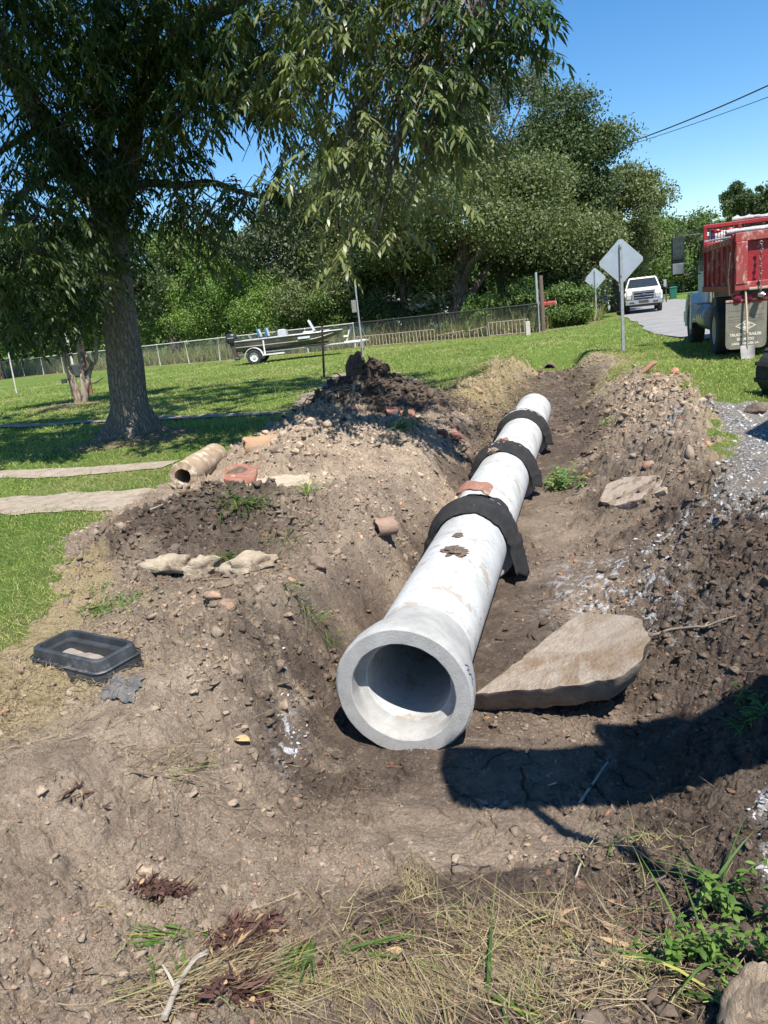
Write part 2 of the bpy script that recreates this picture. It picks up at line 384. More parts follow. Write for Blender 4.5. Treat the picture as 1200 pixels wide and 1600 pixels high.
def dirt_colour(t, m2, big, mid, fine):
    dirt = t.ramp(mid, [(.28, (.15, .112, .08)), (.5, (.28, .215, .155)), (.72, (.43, .35, .265))])
    dirt = t.mix(t.stepf(big, .35, .68), dirt, (.33, .255, .188))
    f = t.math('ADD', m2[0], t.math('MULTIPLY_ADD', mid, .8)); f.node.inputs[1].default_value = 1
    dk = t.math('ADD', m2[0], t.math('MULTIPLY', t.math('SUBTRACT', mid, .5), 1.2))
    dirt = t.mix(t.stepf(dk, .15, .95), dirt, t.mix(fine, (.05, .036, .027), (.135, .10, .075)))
    tn = t.math('ADD', m2[1], t.math('MULTIPLY', t.math('SUBTRACT', t.noise(5, 5, .7), .5), 1.6))
    dirt = t.mix(t.math('MULTIPLY', t.stepf(tn, .35, .95), .8), dirt, t.mix(t.stepf(fine, .3, .7), (.38, .285, .195), (.47, .38, .285)))
    dirt = t.mix(t.math('MULTIPLY', t.stepf(fine, .35, .72), .45), dirt, t.mix(1.0, dirt, (1.5, 1.45, 1.4), 'MULTIPLY'))
    pt = t.stepf(t.noise(3.1, 7, .78, dist=.6), .47, .60); dirt = t.mix(t.math('MULTIPLY', pt, .55), dirt, t.mix(mid, (.15, .112, .083), (.21, .163, .122)))
    pl = t.stepf(t.noise(4.7, 8, .8, dist=.3), .55, .66); dirt = t.mix(t.math('MULTIPLY', pl, .45), dirt, (.44, .36, .275))
    # pale flecks, reddish brick crumbs
    fl = t.stepf(t.noise(46, 2, .5), .70, .74); dirt = t.mix(t.math('MULTIPLY', fl, .55), dirt, (.52, .46, .40))
    rd = t.math('MULTIPLY', t.stepf(t.noise(31, 2, .5), .73, .76), .8); dirt = t.mix(rd, dirt, (.36, .12, .06))
    li = t.math('MULTIPLY', m2[2], t.stepf(t.noise(9, 6, .72, dist=.8), .51, .59)); dirt = t.mix(li, dirt, (.66, .68, .71))
    return dirt
def ground_mat():
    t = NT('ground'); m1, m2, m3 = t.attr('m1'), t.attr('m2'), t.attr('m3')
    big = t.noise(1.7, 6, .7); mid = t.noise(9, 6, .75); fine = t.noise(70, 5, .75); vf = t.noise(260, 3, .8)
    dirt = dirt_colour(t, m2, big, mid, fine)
    stc = t.mix(t.noise(90, 3, .7, t.stretch((1, .25, 1))), (.24, .17, .08), (.52, .42, .24))
    sf = t.math('ADD', m3[0], t.math('MULTIPLY', t.math('SUBTRACT', t.noise(16, 5, .8), .5), 1.1))
    dirt = t.mix(t.math('MULTIPLY', t.stepf(sf, .3, .8), .85), dirt, stc)
    # gravel
    vc = t.n('ShaderNodeTexVoronoi'); vc.inputs['Scale'].default_value = 42; t.l(t.co, vc.inputs['Vector'])
    gs = t.n('ShaderNodeSeparateColor'); t.l(vc.outputs['Color'], gs.inputs[0])
    gr = t.ramp(gs.outputs[0], [(0, (.16, .155, .15)), (.5, (.33, .32, .31)), (.85, (.42, .41, .39)), (1, (.56, .55, .53))])
    gr = t.mix(t.stepf(vc.outputs['Distance'], .35, .7), gr, (.12, .11, .10))
    gr = t.mix(t.math('MULTIPLY', t.stepf(t.noise(2.2, 5, .75), .42, .62), .7), gr, (.28, .23, .18))
    # lawn soil and thatch
    g1 = t.mix(t.stepf(t.noise(14, 6, .75), .3, .7), (.09, .145, .024), (.20, .275, .055))
    g1 = t.mix(t.stepf(t.noise(150, 3, .8), .35, .65), g1, t.mix(1.0, g1, (.55, .6, .55), 'MULTIPLY'))
    g1 = t.mix(t.math('MULTIPLY', t.stepf(m3[2], .35, .95), .55), g1, (.27, .26, .10))
    lt = t.mix(t.stepf(t.noise(24, 5, .8), .35, .65), (.15, .09, .055), (.36, .25, .17))
    lf = t.math('ADD', m3[1], t.math('MULTIPLY', t.math('SUBTRACT', t.noise(3, 5, .75), .5), 1.2))
    g1 = t.mix(t.stepf(lf, .4, .75), g1, lt)
    g1 = t.mix(t.math('MULTIPLY', m1[2], .85), g1, t.mix(t.noise(3, 5, .8), (.03, .06, .012), (.13, .17, .04)))
    gf = t.math('ADD', m1[0], t.math('MULTIPLY', t.math('SUBTRACT', t.noise(12, 5, .8), .5), .5))
    c = t.mix(t.stepf(gf, .4, .62), dirt, g1)
    gv = t.math('ADD', m1[1], t.math('MULTIPLY', t.math('SUBTRACT', t.noise(10, 5, .8), .5), .9))
    c = t.mix(t.stepf(gv, .42, .62), c, gr)
    b = t.bump(t.noise(16, 6, .72), 1, .06); b = t.bump(t.noise(42, 5, .7), 1, .02, b)
    t.bump(vf, .3, .002, b)
    return t.out(c, t.ramp(m2[0], [(0, (.95,)*3), (1, (.72,)*3)]), 0, .25)
GROUND = build_ground()

def strip(name, a, b, w, zo, mat, n=60, jit=.05, seed=1):
    """sheet that follows the terrain from a to b"""
    a, b = Vector(a), Vector(b); a = b+(a-b)*3.2; n = int(n*2.6); d = (b-a).normalized(); p = Vector((-d.y, d.x)); V = []; F = []; K = 5
    for i in range(n+1):
        c = a+(b-a)*i/n
        for k in range(K):
            u = k/(K-1)*2-1; q = c+p*(u*w/2*(1+jit*mnoise.noise(Vector((i*.16, u*3, seed)))))
            V.append((q.x, q.y))
    V = np.array(V); h, _ = ground(V[:, 0], V[:, 1], False)
    i = (np.arange(n)[:, None]*K+np.arange(K-1)[None]).ravel(); F = np.stack([i, i+1, i+K+1, i+K], 1)
    return tag(np_mesh(name, np.column_stack([V, h+zo]), F, mat, None, True), kind='structure')
def mat_conc(name, a, b, sc=8, dirt=(.22, .17, .12), lo=.5, hi=.68, bump=.006, bsc=90, rough=.9):
    return M(name, a, b, rough, 0, sc, bump, bsc, spots=(dirt, 3.5, lo, hi), spec=.3)
PATHM = mat_conc('path_concrete', (.36, .30, .235), (.25, .205, .155))
strip('path', un(-60, 793)[:2], un(262, 781)[:2], .80, .010, PATHM, jit=.35, seed=1)
strip('path', un(-60, 750)[:2], un(268, 728)[:2], .50, .012, PATHM, jit=.35, seed=2)
strip('path', un(120, 662)[:2], un(520, 640)[:2], .42, .028, PATHM, jit=.2, seed=3)
def road():
    t = NT('asphalt'); c = t.mix(t.stepf(t.noise(.9, 6, .7), .3, .7), (.15, .145, .14), (.24, .235, .225)); c = t.mix(t.stepf(t.noise(120, 3, .8), .4, .7), c, (.33, .32, .30))
    t.bump(t.noise(90, 4, .7), .5, .01); m = t.out(c, .9, 0, .3)
    n = 120; V = []; d = Vector((sin(radians(16)), cos(radians(16))))
    for i in range(n+1):
        s = -30+230*(i/n)
        bend = max(0, s-26)**2*-.0016; jog = 2.3*float(sst(np.array(-s), 1.0, 6.5))
        c0 = ROADP+d*s
        for k in range(7):
            u = k/6*6.4 + (.35*mnoise.noise(Vector((i*.7, 3, 1))) if k == 0 else 0) + bend + jog*(1-k/6)
            V.append((c0.x+ROADN.x*u, c0.y+ROADN.y*u))
    V = np.array(V); h, _ = ground(V[:, 0], V[:, 1], False); i = (np.arange(n)[:, None]*7+np.arange(6)[None]).ravel()
    tag(np_mesh('road', np.column_stack([V, h+.03]), np.stack([i, i+1, i+8, i+7], 1), m, None, True), kind='structure')
road()
# ------------------------------------------------------------------ concrete pipe
def pipe_mat():
    t = NT('pipe_concrete'); st = t.stretch((1, 1, .35))
    c = t.mix(t.stepf(t.noise(5, 6, .7), .3, .7), (.49, .50, .49), (.37, .375, .36))
    c = t.mix(t.math('MULTIPLY', t.stepf(t.noise(26, 6, .8, t.stretch((.35, .35, 1.6))), .54, .64), .7), c, (.34, .295, .24))
    c = t.mix(t.math('MULTIPLY', t.stepf(t.noise(4.2, 6, .75), .53, .62), .75), c, (.30, .235, .175))
    c = t.mix(t.math('MULTIPLY', t.stepf(t.noise(60, 2, .5), .68, .72), .7), c, (.25, .2, .16))
    t.bump(t.noise(130, 5, .75), .5, .004); return t.out(c, .82, 0, .35)
PIPEM = pipe_mat()
def bell_mat():
    t = NT('bell_concrete'); c = t.mix(t.stepf(t.noise(7, 6, .7), .3, .7), (.42, .415, .39), (.31, .30, .28))
    c = t.mix(t.math('MULTIPLY', t.stepf(t.noise(14, 6, .8), .58, .68), .6), c, (.36, .32, .27))
    c = t.mix(t.math('MULTIPLY', t.stepf(t.vor(45), .06, .10), .0), c, (.3, .3, .3))
    b = t.bump(t.noise(90, 6, .8), .8, .006); t.bump(t.stepf(t.vor(38), .05, .16), .35, .004, b)
    return t.out(c, .9, 0, .3)
BELLM = bell_mat()
PLAB = ['white concrete drain pipe section nearest the camera, its open bell mouth facing out', 'second white concrete pipe section, between the front two black fabric wraps',
        'third white concrete pipe section, between the two rear black fabric wraps', 'farthest white concrete pipe section, ending bare in the muddy trench']
def rot_axis():  # local z -> pipe axis
    return Matrix((PN, Vector((0, 0, -1)), PAX)).transposed().to_euler()
for k in range(4):
    p = PA+PAX*(2.42*k)+Vector((0, 0, .004*k)); r = thing('concrete_pipe', PLAB[k], 'drain pipe', p, 0, 'white concrete drain pipes laid end to end')
    r.rotation_euler = rot_axis()
    m = MB(); m.lathe([(.29, .27), (.29, 2.36), (.282, 2.415), (.232, 2.415), (.23, 2.38), (.23, .13), (.252, .12), (.252, .2)], seg=96, closed=True)
    m.build('barrel', PIPEM, r, smooth=40)
    m = MB(); m.lathe([(.277, .004), (.282, .0), (.356, .0), (.368, .012), (.3685, .06), (.364, .11), (.353, .17), (.338, .235), (.321, .30), (.306, .36), (.296, .42), (.2905, .47), (.262, .24), (.236, .125), (.262, .112), (.273, .10), (.275, .03)], seg=112, closed=True)
    b = m.build('bell', BELLM, r, smooth=24)
    for v in b.data.vertices:
        v.co += v.co.normalized()*.0022*mnoise.noise(v.co*22)
    if k == 0:
        a0 = radians(-8); m = MB()
        for (u0_, w0, u1, w1) in ((0, 0, .03, .045), (.03, .045, .0, .06), (0, .06, .035, .09), (.012, .02, .04, .015), (.035, .09, .01, .11), (.0, .085, .03, .07)):
            pts = []
            for q in range(5):
                th = a0-(w0+(w1-w0)*q/4)/.366; h = .02+u0_+(u1-u0_)*q/4
                pts.append((.3705*cos(th), .3705*sin(th), h))
            m.tube(pts, .0022, 5)
        m.build('paint_mark', M('blue_paint', (.03, .05, .14), (.06, .09, .2), .6), r)
# black geotextile over the joints
def fabric_mat():
    t = NT('geotextile'); c = t.mix(t.stepf(t.noise(8, 6, .7), .3, .7), (.020, .020, .021), (.036, .035, .034))
    c = t.mix(t.math('MULTIPLY', t.stepf(t.noise(15, 6, .8), .62, .70), .5), c, (.16, .13, .10))
    t.bump(t.noise(220, 3, .8), .5, .003); return t.out(c, .95, 0, .2)
FABM = fabric_mat()
def wrap(k, sj, s0, s1, thl, thr, fl, fr, lab):
    """cloth draped over the joint; angle from -thl (left) to thr (right) off the top; fl, fr flare outwards at the hems"""
    nu, nv = 26, 64; V = []
    for i in range(nv+1):
        th = -thl+(thl+thr)*i/nv
        for j in range(nu+1):
            u = j/nu
            e0 = .035*mnoise.noise(Vector((th*2.2, 1.7*k, 0)))+.02*mnoise.noise(Vector((th*7, 1.7*k, 4)))
            e1 = .05*mnoise.noise(Vector((th*2.0, 1.7*k, 9)))+.02*mnoise.noise(Vector((th*8, 1.7*k, 7)))
            skew = (0, -.04, .04)[k]*th
            sp = (s0+e0+skew)*(1-u)+(s1+e1+skew)*u; d = sp-sj
            R = .303+(.070*float(sst(np.array(d), -.06, .0))*(1-float(sst(np.array(d), .12, .30))))
            wr = .012*mnoise.noise(Vector((th*3.1+sp*5, sp*9, k)))+.008*mnoise.noise(Vector((th*9, sp*7+th*4, k+3)))
            R += abs(wr)+.002
            a = max(0, abs(th)-radians(78))
            fx = (fl if th < 0 else fr)*a*a*1.6*(-1 if th < 0 else 1)
            if abs(th) > radians(85): R += .02+.05*a*abs(mnoise.noise(Vector((sp*8, k, 2))))
            x = R*sin(th)+fx; z = R*cos(th)
            if abs(th) > radians(95): z = R*cos(radians(95))-(abs(th)-radians(95))*R*1.0; x = (R*sin(radians(95))+.3*(abs(th)-radians(95))*.2)*(1 if th > 0 else -1)+fx
            q = PA+PAX*sp+PN*x+Vector((0, 0, z))
            q.z = max(q.z, gz(q.x, q.y, False)+.02); V.append(q[:])
    i = (np.arange(nv)[:, None]*(nu+1)+np.arange(nu)[None]).ravel()
    o = np_mesh('filter_fabric', np.array(V), np.stack([i, i+1, i+nu+2, i+nu+1], 1), FABM, None, True)
    md = o.modifiers.new('s', 'SOLIDIFY'); md.thickness = .006; md.offset = 1
    tag(o, lab, 'filter fabric', 'black filter fabric wrapped over the pipe joints')
wrap(0, 2.42, 2.30, 2.88, radians(112), radians(132), .10, .0, 'black filter fabric over the nearest pipe joint, with a brown clay shard on top')
wrap(1, 4.84, 4.70, 5.26, radians(106), radians(112), .05, .0, 'black filter fabric over the middle pipe joint, weighted with small stones')
wrap(2, 7.26, 7.02, 7.66, radians(112), radians(112), .10, .0, 'black filter fabric over the farthest pipe joint, with soil crumbs on its back edge')
def paxis(s, t, z): return PA+PAX*s+PN*t+Vector((0, 0, z))
# clay shard arching on the first wrap
TERRA = M('terracotta', (.30, .135, .085), (.20, .10, .07), .8, 0, 9, .004, 60, spots=((.33, .25, .19), 6, .5, .62))
m = MB(); secs = []
for q in range(15):
    th = radians(18+144*q/14); rr = .155+.004*sin(q*2.1); c, s_ = cos(th), sin(th)*.62
    secs.append([(rr*c, -.085-.012*sin(q*1.3), rr*s_), (rr*c, .085+.02*sin(q*.8), rr*s_), ((rr-.024)*c, .085+.02*sin(q*.8), (rr-.024)*s_), ((rr-.024)*c, -.085-.012*sin(q*1.3), (rr-.024)*s_)])
m.loft(secs); o = m.build('clay_shard', TERRA, None, smooth=40); o.location = paxis(2.74, -.0, .335); o.rotation_euler = (radians(10), 0, -AL+radians(-6))
tag(o, 'curved brown clay shard arching on the nearest black fabric wrap', 'clay shard')
MUDM = M('mud', (.085, .06, .045), (.17, .125, .09), .95, 0, 12, .012, 50)
STONEM = M('stone_tan', (.30, .24, .18), (.20, .15, .11), .9, 0, 14, .006, 60)
for sx, tx, zz, rad, nm, lab, mt in ((1.42, .055, .286, (.07, .085, .016), 'mud_clod', 'flat smear of brown mud on the crown of the nearest pipe section', MUDM), (4.72, -.09, .315, (.05, .04, .03), 'stone', 'small brown stone on the front hem of the middle fabric wrap', STONEM),
                         (5.25, -.04, .315, (.06, .045, .04), 'stone', 'rounded brown stone at the back of the middle fabric wrap', TERRA), (1.75, .02, .292, (.03, .04, .010), 'mud_clod', 'small mud fleck on the nearest pipe, just behind the big smear', MUDM),
                         (7.72, -.2, .27, (.10, .07, .04), 'mud_clod', 'crumbled soil lump at the back edge of the farthest fabric wrap', MUDM)):
    m = MB(); m.rock((0, 0, 0), rad, 4, .55, 2.6, sx); o = m.build(nm, mt, None, smooth=60); o.location = paxis(sx, tx, zz); o.rotation_euler = (0, radians(tx*150), -AL)
    tag(o, lab, 'stone' if nm == 'stone' else 'mud clod')

# ------------------------------------------------------------------ broken slabs, bricks, old pipes
def slabby(name, pts, th, mat, label, cat, group=None, jag=.012, n=7, seed=0, dn=None):
    pts = [Vector(p) for p in pts]; c = sum(pts, Vector())/len(pts)
    nrm = Vector()
    for i in range(len(pts)): nrm += (pts[i]-c).cross(pts[(i+1) % len(pts)]-c)
    nrm.normalize(); nrm = nrm if nrm.z > 0 else -nrm
    if dn is None: dn = -nrm
    ring = []
    for i in range(len(pts)):
        a, b = pts[i], pts[(i+1) % len(pts)]
        for q in range(n):
            p = a.lerp(b, q/n); d = (p-c).normalized()
            ring.append(p+d*jag*mnoise.noise(p*14+Vector((seed, 0, 0)))*2+nrm*jag*.4*mnoise.noise(p*30))
    m = MB(); secs = []
    for f, inset in ((0, .05), (.0, .012), (.12, 0), (.5, -.002), (.9, .006), (1, .03)):
        secs.append([(p+(c-p)*(inset if inset > 0 else 0)+dn*th*f+(p-c).normalized()*jag*.8*mnoise.noise(p*20+Vector((f*3, seed, 0)))*(1 if 0 < f < 1 else .2))-c for p in ring])
    m.loft(secs); o = m.build(name, mat, None, smooth=50); o.location = c
    return tag(o, label, cat, group)
SLABM = M('old_concrete', (.42, .35, .275), (.30, .235, .175), .93, 0, 9, .028, 38, spots=((.25, .17, .10), 2.6, .48, .66))
slabby('concrete_slab', [un(741, 1084, -.50), un(800, 1040, -.44), un(850, 1000, -.385), un(905, 957, -.33), un(960, 958, -.27), un(1000, 963, -.22), un(1016, 998, -.215), un(1000, 1035, -.26), un(962, 1062, -.31), un(930, 1066, -.35), un(840, 1078, -.43)],
       .21, SLABM, 'large broken tan concrete slab leaning beside the open pipe mouth', 'concrete slab', jag=.012, n=8, dn=Vector((-.02, .50, -.86)))
PALE = M('pale_concrete', (.50, .42, .31), (.38, .30, .21), .95, 0, 7, .016, 35, spots=((.24, .18, .12), 7, .55, .66))
def px_slab(px, zs, th, *a, **k):
    P = [unz(x, y)+Vector((0, 0, -zs)) for x, y in px] if zs < 0 and zs > -.2 and k.pop('follow', False) else [un(x, y, zs) for x, y in px]; return slabby(a[0], P, th, *a[1:], **k)
z0 = unz(430, 755).z+.045
px_slab([(372, 765), (400, 742), (440, 733), (484, 738), (486, 762), (470, 774), (420, 778)], z0, .09, 'concrete_slab', PALE, 'pale broken concrete slab lying on the clay heap beside the old pipe', 'concrete slab', jag=.02)
z0 = unz(375, 735).z+.045
px_slab([(349, 748), (352, 730), (372, 723), (404, 728), (398, 745), (372, 752)], z0, .07, 'brick_chunk', M('brick', (.34, .12, .075), (.26, .11, .075), .9, 0, 8, .010, 40, spots=((.30, .225, .16), 9, .48, .62)), 'large red brick chunk between the old pipe and the pale slab', 'brick')
BR = _mc['brick']
for px, lab, dz in (([(600, 632), (612, 622), (622, 640), (626, 662), (612, 655)], 'left of two red bricks half buried under the dark root heap', .05), ([(624, 640), (638, 624), (648, 642), (650, 662), (632, 664)], 'right of two red bricks half buried under the dark root heap', .05),
                    ([(672, 662), (690, 666), (700, 674), (686, 673)], 'thin red brick bit on the left bank, left one of a pair', .03), ([(698, 665), (710, 668), (722, 680), (706, 680)], 'thin red brick bit on the left bank, right one of a pair', .03)):
    c = unz(sum(p[0] for p in px)/len(px), sum(p[1] for p in px)/len(px))
    px_slab(px, c.z+dz, .06, 'brick', BR, lab, 'brick', jag=.01, n=4)
z0 = -.072
px_slab([(936, 794), (948, 768), (975, 757), (1030, 756), (1042, 768), (1038, 780), (1000, 792), (962, 804)], z0, .12, 'flat_stone', M('pinkish_stone', (.34, .265, .20), (.43, .355, .28), .9, 0, 6, .012, 30, spots=((.22, .16, .11), 5, .48, .60)), 'flat pinkish pale stone set in the right bank above the chalky streak', 'stone', jag=.008, follow=True)
def px_rock(px, py, wpx, hpx, name, mat, label, cat, group=None, dz=.3, sub=3, amp=.3, seed=0, elong=.7, rz=0, sink=.2, cut=0):
    """a lump wpx wide and hpx tall in the photo, resting on the terrain"""
    p = unz(px, py+hpx*.35); D = (p-Vector((0, 0, EYE))).dot(cf); rx = wpx/FPX*D/2; rz_ = hpx/FPX*D/2
    m = MB(); m.rock((0, 0, 0), (rx, rx*elong, rz_), 4 if cut else sub, amp, 1.7, seed, None, cut); o = m.build(name, mat, None, smooth=50)
    o.location = (p.x, p.y, p.z+rz_*(1-sink)); o.rotation_euler = (0, 0, rz); return tag(o, label, cat, group)
CRUMB = M('crumbling_concrete', (.42, .35, .25), (.28, .21, .145), .96, 0, 10, .02, 28, spots=((.20, .14, .10), 8, .55, .64))
px_rock(268, 885, 84, 36, 'concrete_chunk', CRUMB, 'cream crumbling concrete chunk at the left foot of the dark soil heap', 'concrete chunk', seed=2, amp=.22, cut=9, sink=.35, elong=.45, rz=-.1)
px_rock(318, 886, 70, 34, 'concrete_chunk', CRUMB, 'cream concrete chunk in the middle of the row under the dark soil heap', 'concrete chunk', seed=5, amp=.22, cut=9, sink=.35, elong=.5)
px_rock(393, 882, 74, 38, 'concrete_chunk', CRUMB, 'cream rounded concrete chunk at the right end of the row, grass hanging over it', 'concrete chunk', seed=9, amp=.22, cut=9, sink=.35, elong=.5, rz=.2)
px_rock(498, 884, 30, 24, 'mud_clod', M('clod_brown', (.16, .11, .08), (.23, .17, .125), .95, 0, 14, .012, 40), 'single brown clod alone on the left bank right of the cream chunks', 'mud clod', seed=4)
px_rock(374, 742, 34, 22, 'mud_clod', MUDM, 'dark clod on the front of the large red brick chunk', 'mud clod', seed=14)
px_rock(1180, 640, 30, 18, 'mud_clod', MUDM, 'dark lump at the gravel edge by the black crawler track', 'mud clod', seed=24)
px_rock(805, 1018, 13, 5, 'stone_chip', M('white_chip', (.7, .7, .68), (.6, .6, .6), .8), 'tiny white stone chip on the trench floor between pipe and slab', 'stone', seed=6)
px_rock(1172, 1545, 95, 180, 'concrete_block', M('coarse_aggregate', (.44, .34, .235), (.32, .235, .155), .95, 0, 30, .02, 60, spots=((.28, .20, .14), 40, .55, .62)), 'coarse tan concrete lump at the bottom right corner beside the weeds', 'concrete chunk', seed=8, amp=.16, cut=7, elong=.9, sink=.7)
# old clay drain pipes
OLDP = M('old_pipe', (.40, .29, .19), (.30, .21, .135), .95, 0, 5, .012, 40, spots=((.52, .45, .35), 7, .52, .6))
def open_pipe(name, a, b, ro, ri, mat, label, cat, jag=.0, seg=40):
    a, b = Vector(a), Vector(b); L = (b-a).length; n = 9
    prof = [(ro, L*i/n) for i in range(n+1)]+[(ri, L*(n-i)/n) for i in range(n+1)]
    m = MB(); m.lathe(prof, seg=seg, closed=True)
    for v in m.bm.verts:
        q = v.co*9; e = 1 if v.co.z < L*.02 or v.co.z > L*.98 else 0
        v.co += Vector((v.co.x, v.co.y, 0)).normalized()*.010*mnoise.noise(q)+Vector((0, 0, e*jag*mnoise.noise(Vector((v.co.x*14, v.co.y*14, 3)))))
    o = m.build(name, mat, None, smooth=50); o.location = a; o.rotation_euler = (b-a).to_track_quat('Z', 'Y').to_euler()
    return tag(o, label, cat)
p1, p2 = un(286, 745, .16), un(336, 712, .155)
zz = gz(p1.x, p1.y, False)
open_pipe('old_drain_pipe', p1, p2, .155, .088, OLDP, 'old tan drain pipe lying loose on the grass left of the clay heap', 'drain pipe', jag=.03)
p1 = unz(384, 712); p1.z += .10; p2 = p1+Vector((.42, .12, -.03))
open_pipe('old_drain_pipe', p1, p2, .12, .10, M('old_pipe_orange', (.40, .25, .14), (.30, .19, .12), .95, 0, 6, .012, 30), 'broken orange tan pipe end poking out of the clay heap', 'drain pipe', jag=.05)
p1 = unz(590, 836)+Vector((0, 0, .05)); open_pipe('clay_drain_tile', p1, p1+Vector((.15, .05, .0)), .075, .062, M('terracotta_dusty', (.30, .20, .14), (.22, .14, .10), .9, 0, 7, .006, 40), 'small brown clay tile poking out of the left trench bank', 'drain pipe', jag=.03)
p1 = unz(1058, 672)+Vector((0, 0, .04)); open_pipe('clay_drain_tile', p1, p1+Vector((.25, -.08, -.03)), .11, .09, M('terracotta_shaded', (.13, .055, .04), (.08, .045, .035), .85, 0, 7, .006, 40), 'red clay pipe stub at the gravel edge, shade painted into its dark colour', 'drain pipe', jag=.04)  # last stub's colour is darkened to carry the shade it lies in
p1 = unz(858, 577)+Vector((0, 0, -.04)); open_pipe('culvert', p1, p1+Vector((.7, 2.3, -.1)), .20, .16, M('culvert_concrete', (.20, .16, .13), (.14, .11, .09), .95, 0, 6, .01, 40), 'dark round culvert mouth at the far end of the trench', 'culvert', jag=.02)
m = MB(); m.tube([(0, 0, 0), (.10, .02, .05), (.22, .03, .14), (.30, .05, .16)], [.035, .04, .045, .03], 10); o = m.build('clay_shard', TERRA, None, smooth=50); o.location = unz(1000, 588)+Vector((0, 0, .03))
tag(o, 'orange clay shard sticking up from the right spoil heap', 'clay shard')
# meter box frame
L_, F_, R_, B_ = un(48, 1027, .085), un(150, 1056, .085), un(227, 1018, .085), un(113, 998, .085)
ea = ((F_-L_)+(R_-B_))/2; eb = ((B_-L_)+(R_-F_))/2; cen = (L_+F_+R_+B_)/4; eb = (eb-ea*(ea.dot(eb)/ea.length_squared))
mb_rz = atan2(ea.y, ea.x); W_, D_ = ea.length, eb.length
BLK = M('black_plastic', (.022, .025, .028), (.05, .055, .06), .5, 0, 7, .002, 90, spots=((.16, .15, .14), 4, .56, .72))
t0 = thing('meter_box', 'open black plastic meter box frame set in dry ground at left', 'meter box', (cen.x, cen.y, gz(cen.x, cen.y, False)+.045), mb_rz)
def rrect(w, d, r, z, n=6):
    out = []
    for cx, cy, a0 in ((w/2-r, d/2-r, 0), (-w/2+r, d/2-r, 90), (-w/2+r, -d/2+r, 180), (w/2-r, -d/2+r, 270)):
        for k in range(n+1):
            a = radians(a0+90*k/n); out.append((cx+r*cos(a), cy+r*sin(a), z))
    return out
m = MB(); m.loft([rrect(W_+.03, D_+.03, .06, -.12), rrect(W_+.02, D_+.02, .055, .045), rrect(W_, D_, .05, .052), rrect(W_-.012, D_-.012, .05, .10), rrect(W_-.03, D_-.03, .045, .106), rrect(W_-.06, D_-.06, .04, .104), rrect(W_-.066, D_-.066, .04, .07),
                  rrect(W_-.13, D_-.13, .03, .066), rrect(W_-.135, D_-.135, .03, -.10)], cap=False); m.build('frame', BLK, t0, smooth=35)
m = MB(); m.loft([rrect(W_+.026, D_+.026, .058, .045), rrect(W_+.034, D_+.034, .058, .050), rrect(W_+.026, D_+.026, .058, .055)], cap=False)
m.build('rib', BLK, t0, smooth=35)
m = MB()
gg = [[(-(W_-.13)/2+(W_-.13)*i/24, -(D_-.13)/2+(D_-.13)*j/18) for i in range(25)] for j in range(19)]
vs = [[m.bm.verts.new((x, y, .02+.012*mnoise.noise(Vector((x*9, y*9, 1)))+.006*mnoise.noise(Vector((x*40, y*40, 2))))) for x, y in row] for row in gg]
for j in range(18):
    for i in range(24): m.bm.faces.new((vs[j][i], vs[j][i+1], vs[j+1][i+1], vs[j+1][i]))
m.build('mortar_bed', M('mortar', (.24, .21, .18), (.33, .29, .25), .95, 0, 25, .012, 90), t0, smooth=60)
# dark netting rag beside the box
c0 = unz(192, 1078); V = []; n = 22
for j in range(n+1):
    for i in range(n+1):
        u, v = i/n-.5, j/n-.5; x = c0.x+u*.17+.015*mnoise.noise(Vector((v*6, 1, 0))); y = c0.y+v*.20-u*.05+.02*mnoise.noise(Vector((u*7, 3, 0)))
        V.append((x, y, gz(x, y, True)+.006+.02*abs(mnoise.noise(Vector((u*9, v*7, 5))))))
i = (np.arange(n)[:, None]*(n+1)+np.arange(n)[None]).ravel()
tag(np_mesh('netting', np.array(V), np.stack([i, i+1, i+n+2, i+n+1], 1), M('netting', (.07, .07, .075), (.16, .15, .14), .85, 0, 22, .006, 130), None, True), 'crumpled grey black netting rag at the corner of the meter box', 'netting')
#<<3
# ------------------------------------------------------------------ scatter builders
def nrm(a): return a/np.maximum(np.linalg.norm(a, axis=1, keepdims=True), 1e-9)
UPV = np.array([0, 0, 1.0])
def ribbons(P, D, L, W, B, K=3, prof=None, side=None, fold=0.0):
    """thin curved blades: p(u)=P+D*L*u+B*L*u^2, width W*prof(u)"""
    N = len(P); D = nrm(D); L = np.asarray(L).reshape(-1, 1)*np.ones((N, 1)); W = np.asarray(W).reshape(-1, 1)*np.ones((N, 1))
    if side is None:
        side = np.cross(D, UPV)+RNG.normal(0, .25, (N, 3))
    side = nrm(side - D*np.sum(side*D, 1, keepdims=True))
    prof = prof or [1-.85*(k/K)**1.5 for k in range(K+1)]
    rows = []
    for k in range(K+1):
        u = k/K; c = P+D*L*u+B*L*u*u; w = side*W*prof[k]*.5
        rows += [c-w, c+w]
    V = np.stack(rows, 1).reshape(-1, 3); n = 2*(K+1)
    base = np.arange(N)[:, None, None]*n; k = np.arange(K)[None, :, None]*2
    F = (base+k+np.array([0, 1, 3, 2])[None, None]).reshape(-1, 4)
    return V, F, n
